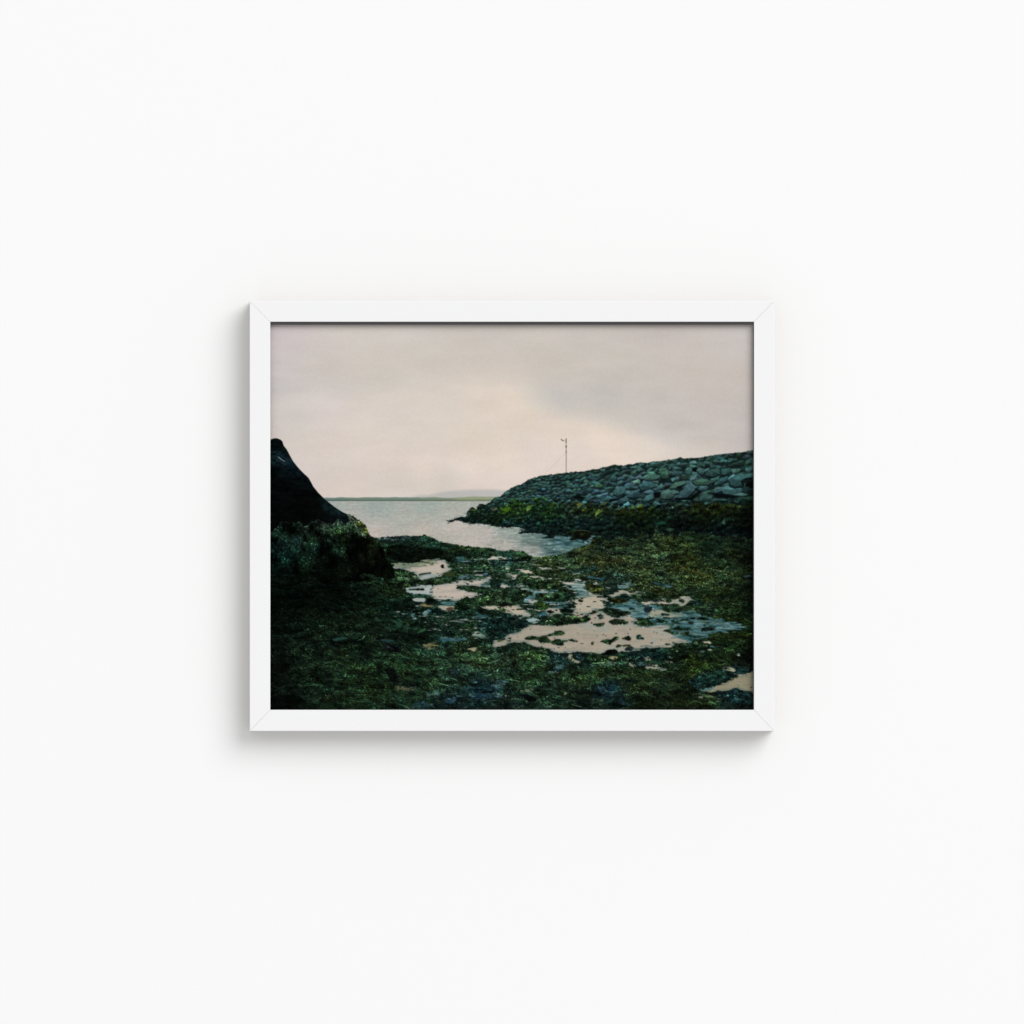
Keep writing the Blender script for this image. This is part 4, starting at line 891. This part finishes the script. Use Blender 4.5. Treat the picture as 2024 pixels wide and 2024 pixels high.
RK = [('D', (70,102,96), [(460,1080),(500,1040),(620,1030),(750,1060),(740,1090),(680,1100),(640,1160),(560,1180),(450,1175)]),
 ('D', (60,92,96), [(690,1150),(780,1080),(850,970),(930,920),(990,960),(1000,1040),(950,1090),(870,1160),(760,1165)]),
 ('D', (70,104,92), [(600,990),(680,920),(830,890),(860,930),(780,980),(700,1010),(610,1020)]), ('D', (62,94,96), [(1040,1020),(1100,970),(1180,960),(1220,1000),(1180,1040),(1080,1050)]),
 ('D', (66,104,106), [(1300,1060),(1380,1000),(1500,970),(1650,1000),(1750,1010),(1760,1060),(1700,1090),(1600,1110),(1450,1100),(1430,1050),(1330,1085)]),
 ('D', (76,108,104), [(1480,1120),(1600,1112),(1740,1082),(1860,1110),(1780,1135),(1560,1135)]), ('D', (44,70,66), [(1050,1200),(1100,1110),(1180,1090),(1260,1130),(1310,1220),(1290,1260),(1180,1240),(1070,1260)]),
 ('D', (50,84,84), [(1540,870),(1640,800),(1960,760),(1960,830),(1800,850),(1730,900),(1760,960),(1640,990),(1560,960)]), ('D', (58,92,78), [(1110,860),(1200,870),(1270,920),(1200,960),(1000,950),(960,900)]),
 ('D', (50,84,86), [(100,960),(180,920),(290,905),(400,970),(280,1020),(150,1050)]), ('D', (66,94,104), [(130,1120),(200,1060),(290,1025),(350,1060),(345,1160),(280,1100),(200,1085)]),
 ('D', (56,90,92), [(200,1240),(220,1130),(320,1090),(345,1175),(200,1232),(120,1260)]), ('D', (60,92,92), [(320,1020),(420,990),(490,1000),(420,1040),(350,1050)]),
 ('D', (50,80,82), [(-20,1050),(80,1040),(130,1080),(90,1150),(-20,1170)]), ('D', (56,84,80), [(300,1270),(360,1210),(440,1220),(470,1260),(380,1280)]), ('D', (52,86,72), [(440,830),(460,750),(560,710),(600,760),(580,850),(500,860)]),
 ('D', (58,90,80), [(160,860),(240,810),(360,800),(440,840),(380,870),(260,890)]), ('D', (48,76,72), [(1160,800),(1230,690),(1300,670),(1400,700),(1400,780),(1300,830)]), ('D', (60,94,86), [(1340,590),(1420,560),(1480,570),(1420,610)]),
 ('D', (28,54,44), [(1680,1230),(1800,1150),(1960,1130),(1960,1260),(1740,1270)]), ('D', (46,78,80), [(1360,900),(1460,830),(1530,810),(1510,880),(1420,950),(1300,970)]), ('D', (44,72,70), [(1240,640),(1340,640),(1330,690),(1240,700)]),
 ('D', (52,82,84), [(620,800),(680,740),(800,740),(800,790),(700,810)]), ('D', (50,82,80), [(850,760),(900,700),(950,720),(960,770),(880,800)]), ('D', (56,88,88), [(1060,720),(1120,700),(1170,740),(1110,800),(1060,770)]),
 ('D', (44,76,74), [(1420,700),(1560,690),(1600,740),(1480,800),(1420,790)]), ('D', (40,70,64), [(280,640),(420,600),(520,620),(420,660),(300,670)]), ('D', (48,76,68), [(720,640),(800,600),(900,610),(820,660)]),
 ('C', (58,94,94), [(1630,1050),(1700,1010),(1780,975),(1830,1040),(1810,1090),(1700,1130),(1640,1110)]), ('C', (56,96,68), [(1340,970),(1400,920),(1490,970),(1440,1000),(1350,1000)]), ('C', (46,78,78), [(1410,1230),(1440,1180),(1560,1150),(1640,1190),(1500,1230)]),
 ('C', (48,80,82), [(1180,1050),(1240,1000),(1310,1020),(1290,1060)]), ('C', (54,86,92), [(1850,1100),(1960,1060),(1960,1160),(1860,1150)]), ('C', (48,80,84), [(1180,1190),(1280,1130),(1370,1120),(1260,1190),(1200,1240)]), ('C', (46,80,86), [(880,1230),(930,1190),(1090,1190),(1130,1230),(1000,1250)]),
 ('C', (44,76,72), [(870,1150),(940,1110),(1000,1110),(970,1170)]), ('C', (50,76,84), [(1680,1230),(1800,1190),(1900,1200),(1780,1240)]), ('C', (44,74,70), [(900,990),(960,970),(1000,1000),(940,1010)]), ('C', (48,80,78), [(1580,840),(1640,790),(1690,830),(1660,900),(1600,900)])]
rr = np.random.default_rng(5)
for t, c, pts in RK:
    P = PT(t, pts); pa = np.array(P)
    stone(pa[:, 0].mean(), pa[:, 1].mean(), np.ptp(pa[:, 0]) / 2, max(1.5, np.ptp(pa[:, 1]) / 2), 0.0, np.array(c, np.float32) * .93, rr, m_bank, lit=.16, rough=.26, pts=P, shadow=.9)
# dark holes between the big stones
for t, pts in [('D', [(690,1000),(860,935),(830,970),(760,1025)]), ('D', [(340,1080),(440,1060),(440,1160),(360,1160)]), ('D', [(950,680),(1050,680),(1020,760),(960,740)]), ('D', [(1100,830),(1190,730),(1200,740),(1120,830)]),
               ('D', [(680,1170),(900,1160),(1080,1040),(1100,1080),(960,1200),(720,1200)]), ('D', [(1250,1090),(1440,1100),(1700,1130),(1600,1170),(1330,1150)]), ('D', [(1740,890),(1790,960),(1760,1000)]), ('D', [(1250,940),(1330,900),(1300,960)]),
               ('C', [(1420,1260),(1560,1190),(1700,1170),(1820,1110),(1840,1130),(1700,1200),(1500,1270)]), ('C', [(980,1150),(1080,1120),(1180,1160),(1160,1200),(1040,1180)])]:
    m = polymask(PT(t, pts), bx * .6, bx * .4); r0, r1, c0, c1, mm = m
    a = blur(mm.astype(np.float32), 1)[..., None]
    img[r0:r1, c0:c1] = img[r0:r1, c0:c1] * (1 - a) + np.array([7, 12, 12], np.float32) * a

# weed covered lower stones: rounded lumps, then fronds hanging over them
gm = m_bank & (PY > zone + unit(vnoise(CW, CH, 24, 30, 72, 3)) * 5 + 2)
lowm = m_bank & (PY > zone - 8)
gcol = gcol * np.array([.72, .82, 1.08], np.float32)

rg = np.random.default_rng(91)
for (x, y, d) in scatter(872, 985, 1500, 1066, lambda x, y: 6 + 7 * min(1, max(0, (x - 950) / 450)), 91, 1.3):
    zy = float(np.interp(x, PX[0], ZL)) + rg.normal(0, 5.5)
    cst = colat(gcol, x, y) * 1.1 if y > zy else colat(rcol, x, y) * .92
    stone(x, y, d * rg.uniform(.65, 1.0), d * rg.uniform(.42, .62), rg.normal(-.1, .3), cst * math.exp(rg.normal(0, .34)), rg, lowm, lit=.7, rough=.45)
lumped = blur(img, 2)
strokes(gm, lumped * 1.0, int(gm.sum() / 30), 2, 5, 94, 1.4, .7, .4, persp=False, flat=1, width=2)
strokes(gm, lumped * 1.7 + 3, int(gm.sum() / 60), 1.2, 3.6, 95, 1.2, .8, .4, persp=False, flat=1, width=1, sat=1.6)
match_mean(gm, gcol)
for t, c, pts in [('C', (104,128,58), [(1345,1420),(1370,1370),(1410,1335),(1465,1380),(1400,1420),(1345,1465)]), ('C', (88,124,58), [(240,1360),(260,1300),(355,1270),(335,1320),(260,1385)]), ('C', (100,108,50), [(1030,1272),(1100,1232),(1160,1262),(1120,1300)]),
                  ('C', (70,78,50), [(1430,1285),(1520,1230),(1560,1190),(1570,1210),(1500,1280)]), ('C', (66,74,26), [(620,1260),(680,1255),(670,1310)]), ('B', (74,108,26), [(1770,1350),(1900,1310),(1932,1350),(1850,1400)]), ('B', (66,78,26), [(1290,1330),(1340,1330),(1380,1370),(1310,1370)]),
                  ('D', (30,72,56), [(360,1590),(420,1550),(540,1540),(480,1580)]), ('D', (52,76,60), [(520,1670),(600,1640),(680,1660),(600,1700)]), ('D', (48,86,64), [(1420,1580),(1440,1520),(1480,1480),(1480,1580)]), ('D', (66,88,30), [(1660,1300),(1720,1270),(1740,1300),(1700,1330)]),
                  ('B', (44,66,56), [(1230,1470),(1235,1410),(1260,1360),(1285,1400),(1270,1470)]), ('B', (84,82,66), [(1620,1340),(1700,1320),(1720,1360),(1640,1370)])]:
    m = polymask(PT(t, pts), bx * .6, bx * .5); r0, r1, c0, c1, mm = m
    a = blur(mm.astype(np.float32), 1)[..., None] * .8
    img[r0:r1, c0:c1] = img[r0:r1, c0:c1] * (1 - a) + (np.array(c, np.float32) * (1 + vnoise(c1 - c0, r1 - r0, 7, 5, 7, 2)[..., None] * .5)) * a
# small stones in the water at the foot, dark tide edge
strokes(m_bank & (blur(m_bank.astype(np.float32), 5) < .8) & (PY > 1022), np.array([12, 24, 24], np.float32), 500, 2, 6, 97, 0, .5, .4, persp=False, width=2)
foot = (blur(m_bank.astype(np.float32), 7) > .08) & ~m_bank & ~m_ground & (PY > 1015)
strokes(foot, np.array([92, 118, 114], np.float32), int(foot.sum() / 90), 3, 8, 98, 0, .15, .35, persp=False, width=1)
strokes(foot, np.array([18, 34, 34], np.float32), int(foot.sum() / 900), 2, 5, 99, 0, .3, .3, persp=False, width=2)
m = full(polymask(PT('H', [(330,320),(400,285),(600,298),(655,340),(640,385),(560,450),(400,440),(300,472),(265,455),(340,400)]), bx * .6, bx * .4))
img[m] = np.array([12, 13, 8], np.float32); strokes(m, np.array([16, 20, 10], np.float32), int(m.sum() / 12), 2, 5, 120, 0, 1, .5, persp=False, width=2)
lines([PT('H', [(300,330),(360,290),(450,275),(560,285),(640,310)])], (58, 70, 30), 1.6, .7)
# ripples on the cove
cove = ~m_bank & ~m_ground & ~m_cliff & (PX > 960) & (PY > 1040)
strokes(cove, np.array([58, 88, 90], np.float32), int(cove.sum() / 420), 4, 10, 121, 0, .10, .3, persp=False, width=1)
strokes(cove, np.array([176, 184, 174], np.float32), int(cove.sum() / 700), 4, 9, 122, 0, .10, .12, persp=False, width=1)

# top of the flat ledge left of the cove
led = full(polymask(PT('F', [(250,430),(560,402),(900,395),(860,450),(560,470),(300,470)]), W2x * .4, W2y * .4))
strokes(led, np.array([26, 38, 40], np.float32), int(led.sum() / 8), 3, 8, 130, 0, .25, .5, persp=False, width=2)
dkl = full(polymask(PT('F', [(470,590),(620,560),(900,590),(1100,620),(1500,640),(1560,740),(1440,810),(1000,830),(940,900),(760,880),(560,840),(430,720)]), W2x, W2y))
strokes(dkl, np.array([7, 12, 8], np.float32), int(dkl.sum() / 9), 3, 7, 131, 0, .8, .5, persp=False, width=2)
lines([PT('F', [(1120,395),(1155,372),(1180,395)])], (10, 14, 16), 2.2, 1)

# ---- the lamp mast on the bank
lines([[(1119.6, 869), (1119.6, 934)]], (96, 100, 94), 1.0, .85)
lines([[(1119.8, 881), (1119.8, 934)]], (84, 90, 84), 1.2, .5)
lines([[(1119.6, 867.5), (1119.6, 876)]], (70, 76, 72), 1.8, .8)
lines([[(1119.6, 872), (1113, 871)]], (110, 112, 104), 1.0, .8)
lines([[(1113.5, 871.5), (1110, 869.2)]], (92, 96, 90), 2.2, .85)
lines([[(1119.6, 882), (1119.6, 884)]], (66, 74, 70), 2.8, .8)
lines([[(1119.6, 893), (1119.6, 894.5)]], (70, 78, 74), 2.3, .7)
lines([[(1118, 896), (1103, 912), (1080, 934)]], (176, 162, 152), .7, .5)

# ---- down to print resolution
img = np.clip(img, 0, 255)
img = img * .62 + blur(img, 1) * .38
img += GRAIN * 1.2 * np.clip(img.mean(2, keepdims=True) / 90, .25, 1)
img = np.clip(img, 0, 255)
prn = img.reshape(CH // 2, 2, CW // 2, 2, 3).mean((1, 3)) / 255.0
# ==PAINT-END==
lin = np.where(prn <= 0.04045, prn / 12.92, ((prn + 0.055) / 1.055) ** 2.4) / 1.11
H_, W_ = lin.shape[:2]
gxs = X0 + np.arange(W_ + 1); gys = Y0 + np.arange(H_ + 1)
vx, vy = np.meshgrid(gxs, gys)
co = np.zeros((vx.size, 3), np.float32)
co[:, 0] = (vx.ravel() - 1012) * S; co[:, 1] = PRINT_Y; co[:, 2] = (1012 - vy.ravel()) * S - CZ
me = bpy.data.meshes.new("art_print")
nv, nf = co.shape[0], W_ * H_
me.vertices.add(nv); me.vertices.foreach_set("co", co.ravel())
i0 = (np.arange(H_)[:, None] * (W_ + 1) + np.arange(W_)[None, :]).ravel()
quads = np.stack([i0, i0 + W_ + 1, i0 + W_ + 2, i0 + 1], 1).astype(np.int32)
me.loops.add(nf * 4); me.loops.foreach_set("vertex_index", quads.ravel())
me.polygons.add(nf); me.polygons.foreach_set("loop_start", np.arange(nf, dtype=np.int32) * 4)
me.update(calc_edges=True)
# ink colour at the sheet's points
ext = np.pad(lin, ((0, 1), (0, 1), (0, 0)), mode='edge')
att = me.color_attributes.new("ink", 'FLOAT_COLOR', 'POINT')
rgba = np.ones((nv, 4), np.float32); rgba[:, :3] = ext.reshape(-1, 3)
att.data.foreach_set("color", rgba.ravel())
mp = bpy.data.materials.new("matte_photo_paper"); mp.use_nodes = True
b = mp.node_tree.nodes["Principled BSDF"]
ca = mp.node_tree.nodes.new("ShaderNodeVertexColor"); ca.layer_name = "ink"
mp.node_tree.links.new(ca.outputs["Color"], b.inputs["Base Color"])
b.inputs["Roughness"].default_value = 1.0
b.inputs["Specular IOR Level"].default_value = 0.0
pr = link("art_print", me, mp, root)
pr["label"] = "landscape print of a dark rocky shore with seaweed, pools and a pale cloudy sky"
